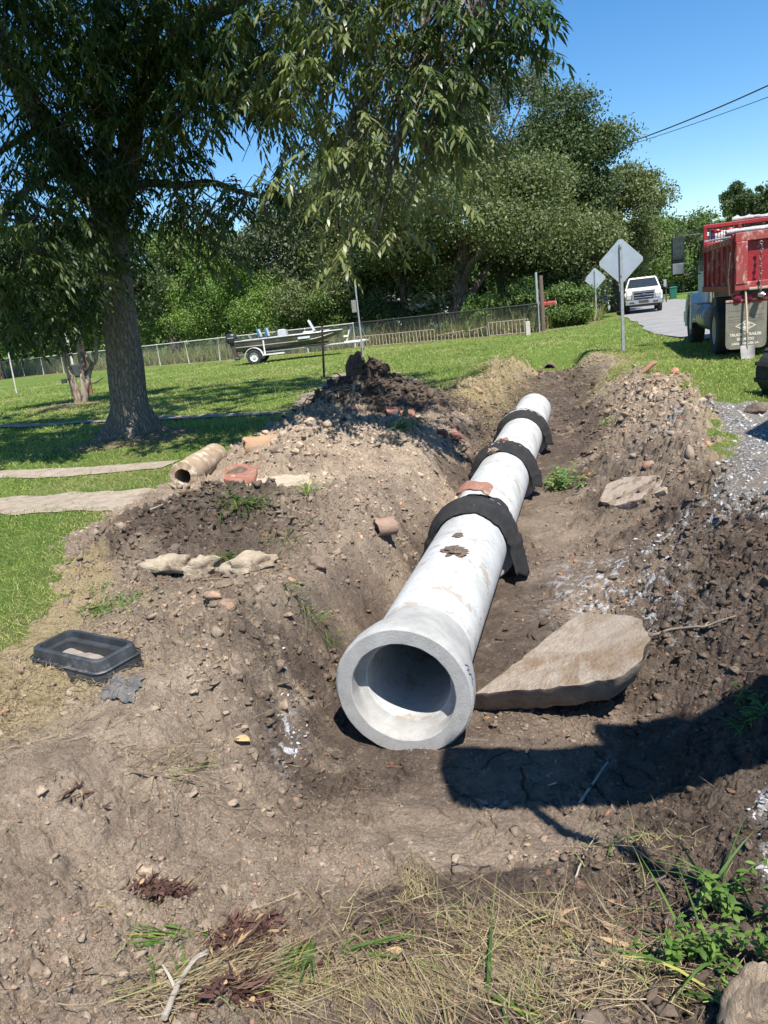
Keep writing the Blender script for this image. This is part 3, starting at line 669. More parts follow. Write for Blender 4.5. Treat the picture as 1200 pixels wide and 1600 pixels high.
def leaf_mat(name, c1, c2, c3=None, trans=.35, rough=.55):
    """colour runs c1..c2 by the per-leaf attribute"""
    t = NT(name); a = t.attr('tint'); c = t.mix(a[0], c1, c2)
    if c3: c = t.mix(a[1], c, c3)
    m = t.out(c, rough, 0, .4)
    tr = t.n('ShaderNodeBsdfTranslucent'); t.l(t.mix(1.0, c, (1.25, 1.35, .7), 'MULTIPLY'), tr.inputs[0])
    mx = t.n('ShaderNodeMixShader'); mx.inputs[0].default_value = trans; o = t.t.nodes['Material Output']
    t.l(t.p.outputs[0], mx.inputs[1]); t.l(tr.outputs[0], mx.inputs[2]); t.l(mx.outputs[0], o.inputs[0]); return m
def tint(N, n, a=None, b=None):
    a = RNG.random(N) if a is None else a; b = np.zeros(N) if b is None else b
    return dict(tint=np.repeat(np.stack([a, b, np.zeros(N)], 1), n, 0))
def ico(sub):
    bm = bmesh.new(); bmesh.ops.create_icosphere(bm, subdivisions=sub, radius=1)
    V = np.array([v.co[:] for v in bm.verts]); F = np.array([[v.index for v in f.verts] for f in bm.faces]); bm.free(); return V, F
def lumps(name, X, Y, R, mat, label, cat, sub=2, amp=.35, sink=.5, flat=.8, zoff=0, kind='stuff'):
    keep = ground(X, Y, False)[1]['dirt' if name != 'gravel' else 'grav'] > .35; X, Y, R = X[keep], Y[keep], R[keep]
    rs = np.random.default_rng(int(len(X))); N = len(X); nv = 14; h, m = ground(X, Y); which = rs.integers(0, nv, N); VV, FF, AA, off = [], [], [], 0; sm = soilmask(X, Y, m); at = np.stack([sm[0], sm[1], sm[2]*0], 1)
    for k in range(nv):
        bm = bmesh.new(); q = nrm(rs.normal(0, 1, (11, 3)))*rs.uniform(.72, 1.12, (11, 1))*np.array([1, rs.uniform(.6, 1), rs.uniform(.6, 1)])
        bmesh.ops.convex_hull(bm, input=[bm.verts.new(p) for p in q])
        for v in [v for v in bm.verts if not v.link_faces]: bm.verts.remove(v)
        if sub > 1: bmesh.ops.subdivide_edges(bm, edges=bm.edges, cuts=2 if sub > 2 else 1, use_grid_fill=True)
        bmesh.ops.triangulate(bm, faces=bm.faces); bm.verts.index_update()
        BV = np.array([(v.co*(1+amp*.7*mnoise.noise(v.co*3.5+Vector((k*9.1, 2, 3)))))[:] for v in bm.verts]); BF = np.array([[v.index for v in f.verts] for f in bm.faces]); bm.free()
        i = np.where(which == k)[0]; n = len(i)
        if not n: continue
        a = rs.uniform(0, 2*pi, n); sc = rs.uniform(.65, 1.4, (n, 3))*np.array([1, 1, flat]); ca, sa = np.cos(a)[:, None], np.sin(a)[:, None]; tl = rs.normal(0, .35, (n, 1))
        tx = BV[None]*sc[:, None]; z = tx[..., 2]+tx[..., 0]*tl; Q = np.stack([tx[..., 0]*ca-tx[..., 1]*sa, tx[..., 0]*sa+tx[..., 1]*ca, z], -1)*R[i][:, None, None]
        C = np.stack([X[i], Y[i], h[i]+R[i]*flat*(1-2*sink)+zoff], 1); VV.append((Q+C[:, None]).reshape(-1, 3)); FF.append((BF[None]+(np.arange(n)*len(BV))[:, None, None]).reshape(-1, 3)+off); off += n*len(BV); AA.append(np.repeat(at[i], len(BV), 0))
    return tag(np_mesh(name, np.concatenate(VV), np.concatenate(FF), mat, None, False, dict(m2=np.concatenate(AA))), label, cat, kind=kind)
def clodmat(gain=1.0):
    t = NT('clods'); m2 = t.attr('m2'); c = dirt_colour(t, m2, t.noise(1.7, 6, .7), t.noise(9, 6, .75), t.noise(70, 5, .75))
    g = t.n('ShaderNodeNewGeometry'); k = t.ramp(g.outputs['Random Per Island'], [(0, (.62*gain,)*3), (.5, (.95*gain,)*3), (.93, (1.25*gain,)*3), (1, (1.5*gain, 1.0*gain, .8*gain))]); c = t.mix(1.0, c, k, 'MULTIPLY')
    t.bump(t.noise(110, 6, .8), 1, .008); return t.out(c, .95, 0, .2)
CLODM = clodmat()
def scat(N, rmin, rmax, amax=46, p=1.0):
    """random points round the camera foot, thinning with distance"""
    r = np.exp(RNG.uniform(math.log(rmin), math.log(rmax), N)) if p == 1 else RNG.uniform(rmin, rmax, N); a = np.radians(RNG.uniform(-amax, amax, N))
    return r*np.sin(a), r*np.cos(a)
def build_clods():
    x, y = scat(70000, 1.3, 22); _, m = ground(x, y, False); _, iv, _ = worley(x, y, 1.1, 17)
    off = np.minimum(np.abs(m['t']), 9); keep = (RNG.random(len(x)) < np.clip(m['loose']*1.15-.18+.4*vnoise(x*2.3, y*2.3, 91), .02, 1)*.85) & (m['dirt'] > .5) & ~((off < .34) & (m['s'] > -.1) & (m['s'] < 9.6))
    x, y = x[keep], y[keep]; lo = m['loose'][keep]; r = np.hypot(x, y); R = np.clip(RNG.lognormal(-4.75, .6, len(x))*(.6+.8*lo)*np.clip(r/5, .75, 2.2), .005, .075)
    big = R > .016
    lumps('soil_clods', x[big], y[big], R[big], CLODM, 'loose brown soil clods strewn over the spoil banks', 'soil clods', 2, .38)
    lumps('soil_crumbs', x[~big], y[~big], R[~big], CLODM, 'fine crumbs of soil on the trampled dirt', 'soil crumbs', 1, .3)
    x, y = scat(60000, 1.25, 8); _, m = ground(x, y, False); k = (m['dirt'] > .6) & (RNG.random(len(x)) < .05+.75*sst(fbm(x, y, 1.6, 4, 68)+.3*vnoise(x*9, y*9, 3), -.2, .5)) & ~((np.abs(m['t']) < .34) & (m['s'] > -.1)); x, y = x[k][:24000], y[k][:24000]
    lumps('soil_crumbs', x, y, np.clip(RNG.lognormal(-5.0, .5, len(x)), .003, .02)*np.clip(np.hypot(x, y)/3, .8, 2), CLODM, 'small dry crumbs broken off the crust in the foreground', 'soil crumbs', 1, .3)
    x, y = scat(16000, 1.25, 9); _, m = ground(x, y, False); k = (m['dirt'] > .6) & (RNG.random(len(x)) < .02+.5*sst(fbm(x, y, 1.3, 4, 168), .05, .6)) & ~((np.abs(m['t']) < .34) & (m['s'] > -.1)); x, y = x[k], y[k]
    lumps('soil_flakes', x, y, np.clip(RNG.lognormal(-4.2, .5, len(x)), .006, .04)*np.clip(np.hypot(x, y)/3.5, .8, 2), CLODM, 'broken flat flakes of dried crust lying on the dirt', 'soil flakes', 2, .35, sink=.38, flat=.42)
    n = 1600; s_ = RNG.uniform(8.5, 18, n); t_ = RNG.normal(.1, .75, n); lumps('soil_clods', PA.x+PAX.x*s_+PN.x*t_, PA.y+PAX.y*s_+PN.y*t_, np.clip(RNG.lognormal(-3.6, .55, n), .012, .10), CLODM, 'dark clods on the floor and sides of the far trench', 'soil clods', 2, .4)
    for nm, n, cx, cy, rx, ry, lr, lb in (('bank_clods', 420, -.85, 4.2, .30, .45, -3.9, 'broken crust clods on the left bank between the meter box and the cream chunks'), ('bank_clods', 150, -.62, 3.1, .22, .25, -4.0, 'rough clods round the scooped hollow left of the pipe mouth'),
                                   ('bank_clods', 260, .3, 1.95, .40, .14, -4.2, 'dark broken clods of the wet mud band in the foreground'), ('bank_clods', 260, -1.0, 1.9, .35, .3, -4.4, 'scattered clods of the trodden ground at the lower left')):
        q = RNG.normal(0, 1, (n, 2)); lumps(nm, cx+q[:, 0]*rx, cy+q[:, 1]*ry, np.clip(RNG.lognormal(lr, .55, n), .008, .065), CLODM, lb, 'soil clods', 2, .4, sink=.45, flat=.6)
    n = 1900; s_ = RNG.uniform(1.5, 9.5, n); t_ = -RNG.uniform(.42, 1.8, n); lumps('bank_clods', PA.x+PAX.x*s_+PN.x*t_, PA.y+PAX.y*s_+PN.y*t_, np.clip(RNG.lognormal(-4.05, .6, n), .008, .07)*np.clip(s_/5, .8, 1.4), CLODM, 'crumbled clods down the left bank of the trench', 'soil clods', 2, .4, sink=.48)
    x, y = scat(34000, 1.2, 14); _, m = ground(x, y, False); g = m['grav'] > .4; x, y = x[g][:9000], y[g][:9000]
    R = np.clip(RNG.lognormal(-4.6, .4, len(x))*np.clip(np.hypot(x, y)/4, .9, 2.2), .005, .04)
    gm = NT('gravel_stones'); ge = gm.n('ShaderNodeNewGeometry')
    gmat = gm.out(gm.ramp(ge.outputs['Random Per Island'], [(0, (.20, .19, .18)), (.5, (.36, .35, .33)), (.85, (.46, .445, .42)), (1, (.60, .58, .55))]), .85, 0, .3)
    lumps('gravel', x, y, R, gmat, 'grey and white gravel stones of the driveway on the right', 'gravel', 1, .3)
    # clots of the root heap: dark soil, colour deepened for the tree shade
    n = 700; a = RNG.normal(0, 1, (n, 2)); x = .0+a[:, 0]*.62; y = 12.4+a[:, 1]*.38
    lumps('heap_clods', x, y, np.clip(RNG.lognormal(-3.5, .6, n), .015, .12), M('dark_clods', (.035, .026, .021), (.085, .062, .045), .95, 0, 9, .02, 30), 'dark clods and root clumps of the high heap by the stakes', 'soil clods', 2, .45)
    n = 1500; x = -1.55+RNG.normal(0, .42, n); y = 5.9+RNG.normal(0, .45, n)
    lumps('heap_clods', x, y, np.clip(RNG.lognormal(-4.15, .62, n), .008, .07), clodmat(.8), 'dark lumpy clods of the low heap behind the cream concrete chunks', 'soil clods', 2, .4)
    n = 1000; x = -.75+RNG.normal(0, .45, n); y = 9.1+RNG.normal(0, .7, n)
    lumps('heap_clods', x, y, np.clip(RNG.lognormal(-3.95, .65, n), .010, .10), CLODM, 'tan orange clay lumps heaped behind the pale slab', 'soil clods', 2, .4)
    n = 2600; x = 3.9+RNG.normal(0, .6, n); y = 9.6+RNG.normal(0, 1.5, n)
    lumps('heap_clods', x, y, np.clip(RNG.lognormal(-4.0, .65, n), .010, .09), CLODM, 'brown clods of the long spoil bank right of the trench', 'soil clods', 2, .4)
    n = 1600; x = 2.3+RNG.normal(0, .5, n); y = 4.6+RNG.normal(0, 1.0, n)
    lumps('heap_clods', x, y, np.clip(RNG.lognormal(-4.2, .6, n), .008, .06), clodmat(.85), 'dark wet clods on the right bank beside the chalky streak', 'soil clods', 2, .4)
    # white chalk flakes on both banks
    fx, fy, fr = [], [], []
    for (cx, cy, rx, ry, k) in ((1.6, 4.75, .22, .45, 110), (2.2, 5.3, .25, .15, 40), (-.60, 3.38, .035, .10, 26), (-.66, 3.75, .04, .04, 8), (1.30, 4.3, .1, .06, 14), (2.3, 3.75, .2, .12, 14)):
        q = RNG.normal(0, 1, (k, 2)); fx += list(cx+q[:, 0]*rx); fy += list(cy+q[:, 1]*ry); fr += list(RNG.uniform(.004, .017, k))
    q = unz(1040, 850); fx += list(q.x+RNG.normal(0, .10, 22)); fy += list(q.y+RNG.normal(0, .22, 22)); fr += list(RNG.uniform(.015, .042, 22))
    lumps('chalk_flakes', np.array(fx), np.array(fy), np.array(fr), M('chalk', (.50, .51, .53), (.36, .36, .36), .9, 0, 20), 'bluish white chalk flakes streaked over the mud', 'chalk flakes', 2, .4, flat=.3)
build_clods()

# ------------------------------------------------------------------ grass, straw, weeds
GRASSM = leaf_mat('lawn_grass', (.14, .205, .03), (.36, .42, .11), (.42, .36, .16), .35)
def build_lawn():
    x, y = scat(330000, 2.6, 44, 44); h, m = ground(x, y); g = m['grass']
    bald = np.exp(-(((x+4.0)/1.1)**2+((y-12.1)/.8)**2))+.8*np.exp(-(((x+8.7)/1.5)**2+((y-21.4)/.6)**2))
    jg = 2.3*sst(-((x-ROADP.x)*sin(radians(16))+(y-ROADP.y)*cos(radians(16))), 1.0, 6.5); k = (RNG.random(len(x)) < g*np.clip(1.05-bald-.25*(vnoise(x*1.3, y*1.3, 5) > .35), 0, 1)) & ~((m['rl'] > jg+.1) & (m['rl'] < 7) & (y > 8))
    for (a, b, w) in ((un(-60, 793), un(262, 781), .36), (un(-60, 750), un(268, 728), .23), (un(120, 662), un(520, 640), .18)):
        d = (b-a).to_2d().normalized(); q = np.abs(-(x-a.x)*d.y+(y-a.y)*d.x); k &= ~((q < w*(1+.5*vnoise(x*5, y*5, 3))) & (x < max(a.x, b.x)) & (x > b.x+(a.x-b.x)*3.2) & (RNG.random(len(x)) < .93))
    fy = fenceY(x); k &= y < fy-.3
    x, y, h, dt = x[k], y[k], h[k], 1-g[k]; N = len(x); r = np.hypot(x, y)
    L = RNG.uniform(.028, .062, N)*np.clip(r/9, 1, 1.5); W = .0045*np.clip(r/4.5, 1, 6)
    D = np.stack([RNG.normal(0, .5, N), RNG.normal(0, .5, N), np.ones(N)], 1); B = RNG.normal(0, .4, (N, 3)); B[:, 2] = -RNG.uniform(0, .5, N)
    V, F, n = ribbons(np.stack([x, y, h-.004], 1), D, L, W, B, 2, side=RNG.normal(0, 1, (N, 3)))
    dry = np.clip(.12+.55*fbm(x, y, .5, 3, 121)+.8*np.exp(-((poly_sd(x, y, DIRT)-.1)/.25)**2), 0, 1)
    b = (RNG.random(N) < dry)*RNG.uniform(.4, 1, N)
    tag(np_mesh('lawn', V, F, GRASSM, None, False, tint(N, n, np.clip(RNG.normal(.5, .25, N)+.35*fbm(x, y, .35, 2, 7), 0, 1), b)), 'short mown bright green lawn grass on both sides of the trench', 'grass', kind='stuff')
build_lawn()
STRAWM = leaf_mat('straw', (.13, .09, .05), (.42, .33, .19), (.24, .28, .07), .15, .6)
def strands(name, cx, cy, rx, ry, N, Lr, Wd, mat, label, cat, lift=(.0, .25), az=None, spread=3.0, green=0, zr=(.0, .03), bend=.5, kind='stuff', K=4):
    x = cx+RNG.normal(0, 1, N)*rx; y = cy+RNG.normal(0, 1, N)*ry; h, _ = ground(x, y)
    a = RNG.uniform(0, 2*pi, N) if az is None else az+RNG.normal(0, spread, N)
    e = RNG.uniform(*lift, N); D = np.stack([np.cos(a), np.sin(a), e], 1)
    L = RNG.uniform(*Lr, N); B = np.stack([RNG.normal(0, bend, N), RNG.normal(0, bend, N), -e*RNG.uniform(.6, 1.0, N)], 1)
    V, F, n = ribbons(np.stack([x, y, h+RNG.uniform(*zr, N)], 1), D, L, RNG.uniform(*Wd, N), B, K)
    gh, _ = ground(V[:, 0], V[:, 1], False); V[:, 2] = np.maximum(V[:, 2], gh+.004)
    return np_mesh(name, V, F, mat, None, False, tint(N, n, None, (RNG.random(N) < green)*1.0)) if label is None else tag(np_mesh(name, V, F, mat, None, False, tint(N, n, None, (RNG.random(N) < green)*1.0)), label, cat, kind=kind)
def gpx(px, py): p = unz(px, py); return p.x, p.y
def stuffs(px, py, rx, ry, N, **k): c = gpx(px, py); return (c[0], c[1], rx, ry, N)
for i, (px, py, rx, ry, N, az, sp, Lr, lab) in enumerate((
    (560, 1530, .17, .085, 700, -1.3, .5, (.08, .26), 'thick mat of dry straw hanging down below the green blades at the bottom'),
    (820, 1480, .14, .07, 480, 2.2, 1.0, (.06, .2), 'curly dry straw mat right of the bottom centre'),
    (300, 1560, .13, .05, 380, 0.1, .35, (.08, .28), 'pale flattened straw sheaf at the bottom left'),
    (650, 1370, .03, .10, 170, -1.6, .35, (.06, .16), 'small upright sheaf of straw on the dark mud'),
    (270, 1205, .10, .06, 110, .3, .9, (.06, .2), 'thin scatter of straw on the trodden dirt at left'),
    (640, 1440, .30, .09, 260, -1.0, 1.4, (.05, .18), 'broad straw litter along the foot of the dark mud'),
    (930, 1560, .15, .06, 500, 1.0, 1.6, (.05, .16), 'tangled straw and roots before the corner weeds'),
    (1000, 1340, .10, .08, 160, 1.0, 1.6, (.03, .12), 'sparse straw bits on the gravelly edge at right'))):
    c = gpx(px, py); strands('dry_straw', c[0], c[1], rx, ry, N, Lr, (.0015, .0034), STRAWM, lab, 'straw', az=az, spread=sp, green=.10)
c = gpx(60, 1110); strands('dry_straw', -2.0, 3.25, .42, .30, 3200, (.03, .10), (.0016, .0035), STRAWM, 'dry yellow grass thatch round the meter box', 'straw', (.0, .7))
strands('dry_straw', -1.9, 4.0, .42, .35, 1500, (.03, .09), (.0016, .0035), STRAWM, 'dry thatch at the lawn edge behind the meter box', 'straw', (.1, .9), green=.25)
strands('dry_straw', -.75, 4.45, .28, .45, 500, (.04, .14), (.0015, .003), STRAWM, 'stringy dead roots and straw along the left trench lip', 'straw', (.0, .5), green=.15)
strands('dry_straw', .0, 3.0, 1.2, .9, 700, (.02, .09), (.001, .0022), STRAWM, 'stray straws on the bare dirt in front', 'straw', (0, .2))
for s0, t0_, lb in ((10.4, 1.5, 'just beyond the end of the pipe'), (12.6, 1.4, 'halfway to the culvert'), (15, 1.2, 'before the road sign')):
    q = PA+PAX*s0+PN*t0_; strands('dry_straw', q.x, q.y, .35, .8, 900, (.06, .16), (.005, .010), STRAWM, 'dry and green grass on the right lip of the far trench, '+lb, 'straw', (.2, 1.2), green=.45)
for s0 in (9.6, 11.4, 13.2, 15):
    q = PA+PAX*s0+PN*-1.05; strands('dry_straw', q.x, q.y, .35, .8, 1400, (.08, .2), (.006, .012), STRAWM, 'dry grass clothing the left lip of the far trench, patch %s' % {9.6: 'nearest the pipe end', 11.4: 'just beyond the pipe end', 13.2: 'towards the culvert', 15: 'beside the culvert mouth'}[s0], 'straw', (.2, 1.2), green=.2)
ROOTM = leaf_mat('wiry_roots', (.10, .065, .045), (.24, .155, .10), (.30, .25, .15), .05, .8)
for px, py, rx, ry, N, lab in ((700, 1480, .36, .10, 700, 'brown wiry roots tangled through the straw mat'), (990, 1450, .14, .10, 300, 'brown wiry roots before the corner weeds'), (250, 1180, .35, .25, 160, 'hair thin brown roots on the trodden dirt at left')):
    c = gpx(px, py); strands('fine_roots', c[0], c[1], rx, ry, N, (.03, .14), (.0010, .0024), ROOTM, lab, 'roots', (0, .35), green=.1, bend=.9)
BLADEM = leaf_mat('blade_green', (.055, .125, .025), (.15, .26, .05), (.45, .42, .10), .4)
def tuft(px, py, N, Lr, Wr, lab, rad=.05, up=(.4, 1.6), bend=.7, az=None, spread=1.0, ap=None, name='grass_tuft', yel=.08, grp=None):
    c = ap or gpx(px, py); x = c[0]+np.clip(RNG.normal(0, 1, N), -1.3, 1.3)*rad; y = c[1]+np.clip(RNG.normal(0, 1, N), -1.3, 1.3)*rad*.7; h, _ = ground(x, y)
    a = RNG.uniform(0, 2*pi, N) if az is None else az+RNG.normal(0, spread, N); e = RNG.uniform(*up, N)
    D = np.stack([np.cos(a), np.sin(a), e], 1); B = np.stack([np.cos(a)*bend, np.sin(a)*bend, -bend*RNG.uniform(.4, 1.1, N)], 1)*.7
    V, F, n = ribbons(np.stack([x, y, h-.005], 1), D, RNG.uniform(*Lr, N), RNG.uniform(*Wr, N), B, 5, [.7, 1, 1, .85, .55, .05])
    gh, _ = ground(V[:, 0], V[:, 1], False); V[:, 2] = np.maximum(V[:, 2], gh+.004)
    tag(np_mesh(name, V, F, BLADEM, None, False, tint(N, n, None, (RNG.random(N) < yel)*.9)), lab, 'grass tuft', grp)
tuft(375, 800, 130, (.12, .26), (.005, .009), 'green grass tuft on the crest of the dark heap, below the pale slab', .11, az=-1.2, spread=.9)
tuft(345, 880, 45, (.10, .20), (.005, .009), 'green grass tuft hanging over the cream concrete chunks', .05, az=-1.3, spread=.7)
tuft(175, 950, 260, (.04, .10), (.004, .007), 'low bright green grass patch above the meter box', .12)
tuft(482, 785, 36, (.15, .30), (.004, .008), 'thin tall grass sprouts at the right end of the pale slab', .03, up=(1, 3))
tuft(480, 965, 70, (.08, .16), (.004, .006), 'wispy green grass on the left lip above the pipe mouth', .09, az=-.8)
tuft(445, 850, 60, (.08, .16), (.004, .007), 'thin grass on the slope right of the dark heap', .14, az=-1)
tuft(150, 930, 60, (.04, .08), (.004, .006), 'small grass patch where the lawn meets the dark heap', .07)
tuft(950, 665, 60, (.10, .2), (.006, .012), 'grass tuft on the right spoil bank level with the pipe end', .08)
tuft(1175, 1135, 60, (.05, .10), (.006, .010), 'green weeds at the right edge of the picture above the big shadow', .05)
tuft(745, 585, 90, (.15, .3), (.01, .02), 'green tuft on the left lip of the far trench', .2)
tuft(478, 1478, 30, (.14, .26), (.006, .010), 'long dark green blades lying down the picture at the bottom centre', .028, up=(.4, 1.0), bend=.35, az=-1.75, spread=.22)
tuft(520, 1500, 5, (.18, .24), (.008, .012), 'few broad green blades arching right over the bottom straw', .02, az=.2, spread=.3, up=(.2, .6))
tuft(300, 1475, 46, (.12, .22), (.004, .008), 'green grass sheaf lying left across the bottom straw', .04, az=2.9, spread=.35, up=(.05, .4))
tuft(262, 1500, 6, (.14, .22), (.007, .011), 'long single green blades curving down at the bottom left', .03, az=-1.4, spread=.4, up=(.1, .5))
tuft(770, 1560, 7, (.14, .2), (.008, .012), 'fan of broad green blades at the bottom right of centre', .02, az=-.6, spread=.9, up=(.2, .8))
tuft(1090, 1530, 12, (.16, .28), (.007, .011), 'tall green blades among the weeds beside the corner lump', .05, up=(.6, 2.4))
tuft(1140, 1400, 10, (.18, .26), (.006, .010), 'arching green blades above the corner weeds', .05, up=(.7, 2))
tuft(960, 1330, 6, (.10, .16), (.006, .009), 'single green blades at the edge of the shadow', .03)
# leafy weeds
WEEDM = leaf_mat('weed_leaf', (.065, .14, .025), (.18, .28, .05), (.06, .12, .03), .4)
STEMM = M('weed_stem', (.16, .22, .06), (.20, .16, .07), .8)
def weed(name, base, nst, h, nl, Ll, Wl, label, lean=.5, mat=None, rad=.05, az=None):
    r = thing(name, label, 'weed', base); st = MB(); P = []; D = []
    for i in range(nst):
        a = random.uniform(0, 2*pi) if az is None else az+random.gauss(0, .6); b = Vector((random.gauss(0, rad), random.gauss(0, rad), -.01)); H = h*random.uniform(.6, 1.1); l = lean*random.uniform(.3, 1.2)
        pts = [b+Vector((cos(a)*l*H*q*q, sin(a)*l*H*q*q, H*q*(1-.25*q*l))) for q in (0, .25, .5, .75, 1)]; st.tube(pts, [.0022*h/.2, .002*h/.2, .0017*h/.2, .0012*h/.2, .0008*h/.2], 5)
        for k in range(nl):
            q = .15+.85*(k+random.random())/nl; j = min(3, int(q*4)); p = pts[j].lerp(pts[j+1], q*4-j); P.append(p); aa = a+k*2.4+random.gauss(0, .3); D.append((cos(aa), sin(aa), random.uniform(-.1, .7)))
    P, D = np.array(P), np.array(D); N = len(P)
    V, F, n = ribbons(P, D, RNG.uniform(*Ll, N), RNG.uniform(*Wl, N), np.array([[0, 0, -.35]])*np.ones((N, 1)), 3, [.1, .9, .85, .05])
    st.build('stem', STEMM, r); np_mesh('leaves', V, F, mat or WEEDM, r, False, tint(N, n, None, (RNG.random(N) < .12)*.8)); return r
weed('weed', unz(1075, 1520), 9, .17, 16, (.018, .035), (.010, .018), 'bright green small leaved weed left of the corner lump', .6, rad=.05)
weed('weed', unz(1130, 1430), 8, .20, 16, (.02, .038), (.010, .018), 'bushy bright green weed standing behind the corner lump', .5, rad=.05)
weed('weed', unz(1190, 1500), 5, .16, 14, (.02, .035), (.010, .016), 'green weed at the very right edge above the corner lump', .5, rad=.04)
weed('weed', unz(985, 1530), 5, .09, 12, (.014, .026), (.008, .012), 'low green weed right of the curly straw', .7, rad=.05)
weed('weed', unz(1170, 1100), 7, .12, 12, (.02, .035), (.012, .018), 'small weed on the right bank above the big shadow', .7, rad=.06)
weed('weed', unz(800, 890), 3, .12, 5, (.04, .06), (.02, .03), 'tiny sprout in the trench right of the nearest fabric wrap', .5, rad=.01)
DKW = leaf_mat('sprig_leaf', (.06, .15, .03), (.20, .34, .07), (.30, .26, .08), .35)
weed('leafy_branch', unz(815, 775)+Vector((0, 0, 0)), 5, .55, 14, (.08, .14), (.025, .04), 'fallen leafy green branch rising beside the pipe, taller left part', .5, DKW, .05, az=2.3)
weed('leafy_branch', unz(865, 765), 11, .34, 16, (.07, .12), (.022, .036), 'fallen leafy green branch lying right of the pipe by the nearest wrap', 1.5, DKW, .10, az=.1)
weed('leafy_branch', unz(612, 680), 9, .28, 14, (.07, .12), (.03, .045), 'small fresh green sprig on the left bank under the red bricks', 1.5, DKW, .12, az=.2)
# dead brown leaves, sticks
LEAFB = leaf_mat('dead_leaf', (.045, .022, .017), (.115, .055, .04), (.34, .23, .12), .05, .85)
def leafpile(px, py, rx, ry, N, Ll, Wl, lab, bright=.05, zr=.03):
    c = gpx(px, py); x = c[0]+RNG.normal(0, 1, N)*rx; y = c[1]+RNG.normal(0, 1, N)*ry; h, _ = ground(x, y)
    D = RNG.normal(0, 1, (N, 3)); D[:, 2] *= .12; B = RNG.normal(0, .9, (N, 3)); B[:, 2] *= .4; V, F, n = ribbons(np.stack([x, y, h+RNG.uniform(.005, zr, N)], 1), D, RNG.uniform(*Ll, N), RNG.uniform(*Wl, N), B, 3, [.3, 1, .9, .1], side=RNG.normal(0, 1, (N, 3)))
    gh, _ = ground(V[:, 0], V[:, 1], False); V[:, 2] = np.maximum(V[:, 2], gh+.002)
    tag(np_mesh('dead_leaves', V, F, LEAFB, None, False, tint(N, n, None, (RNG.random(N) < bright)*1.0)), lab, 'dead leaves', kind='stuff')
leafpile(258, 1410, .035, .022, 420, (.014, .030), (.008, .015), 'round clump of dark red brown dead leaves at the bottom left')
leafpile(385, 1475, .045, .055, 900, (.014, .032), (.008, .016), 'largest heap of dark red brown dead leaves amid the straw')
leafpile(370, 1580, .05, .02, 350, (.014, .03), (.008, .015), 'dead leaf scraps at the bottom edge')
leafpile(125, 1255, .03, .012, 40, (.02, .04), (.006, .012), 'small reddish bark scraps on the trodden dirt at far left', .3, .012)
leafpile(930, 1500, .16, .10, 90, (.02, .05), (.01, .02), 'brown leaf scraps in the tangle left of the weeds', .35, .015)
leafpile(640, 1500, .35, .10, 120, (.02, .045), (.01, .02), 'brown leaf scraps in the straw mat', .3, .015)
leafpile(600, 1100, .9, 1.0, 70, (.015, .035), (.008, .014), 'scattered small dead leaves over the dirt', .6, .006)
def curled_leaf(px, py, L, W, az, col, lab, crv=.5):
    p = unz(px, py); bm = MB(); n = 10; secs = []
    for i in range(n+1):
        u = i/n; w = W*math.sin(pi*min(1, u*.96+.02))**.7; z = .006+crv*L*.35*(u-.5)**2*4*.3
        secs.append([(L*(u-.5), -w/2, z+.35*w), (L*(u-.5), -w/4, z+.08*w), (L*(u-.5), 0, z), (L*(u-.5), w/4, z+.08*w), (L*(u-.5), w/2, z+.35*w)])
    bm.loft(secs, closed_ring=False); o = bm.build('dry_leaf', col, None, smooth=60); o.location = (p.x, p.y, gz(p.x, p.y)+.004); o.rotation_euler = (0, 0, az); tag(o, lab, 'leaf')
TANL = M('tan_leaf', (.48, .33, .16), (.36, .22, .10), .7, 0, 30)
curled_leaf(380, 1168, .085, .055, -.3, TANL, 'broad tan dead leaf lying on the dirt left of the pipe mouth', .3)
curled_leaf(868, 1236, .085, .012, .3, M('pale_leaf', (.5, .4, .28), (.40, .28, .18), .7, 0, 30), 'narrow pale curled leaf in the big shadow')
curled_leaf(955, 1460, .075, .025, -.9, M('brown_leaf', (.24, .15, .10), (.30, .20, .14), .7, 0, 30), 'brown curled leaf left of the weeds', 1)
def stick(pts, r, lab, mat=None, cat='stick', forks=(), zo=None):
    P = []
    for q in pts:
        p = unz(q[0], q[1]); P.append(Vector((p.x, p.y, gz(p.x, p.y, False)+.012+(q[2] if len(q) > 2 else .02))))
    PP = []
    for i in range(len(P)-1):
        for k in range(5): PP.append(P[i].lerp(P[i+1], k/5)+Vector([r*.5*mnoise.noise(P[i]*3+Vector((k*.7, j*5, 0))) for j in range(3)]))
    PP.append(P[-1]); rr = [r*(1-.6*i/len(PP)) for i in range(len(PP))]; m = MB(); m.tube(PP, rr, 8, jit=.2)
    for (i, d, L) in forks:
        q = PP[i]; m.tube([q, q+Vector(d)*L*.5+Vector((0, 0, .01)), q+Vector(d)*L], [rr[i]*.7, rr[i]*.5, rr[i]*.3], 6)
    return tag(m.build('stick', mat or M('grey_wood', (.32, .26, .20), (.20, .155, .12), .9, 0, 20, .004, 80), None, smooth=60), lab, cat)
stick([(1018, 1010, .05), (1050, 1000, .05), (1100, 996, .05), (1150, 984, .06)], .011, 'grey brown stick on the right bank behind the broken slab', forks=((7, (.5, -.4, .1), .12), (10, (.6, .3, .2), .08)))
stick([(225, 810, .04), (265, 800, .06), (292, 782, .07), (325, 778, .06)], .010, 'pale bent stick on top of the dark heap', M('pale_wood', (.38, .33, .27), (.25, .21, .165), .9, 0, 20))
stick([(520, 648, .12), (545, 668, .10), (575, 690, .08)], .014, 'long grey stick across the clay heap under the root heap')
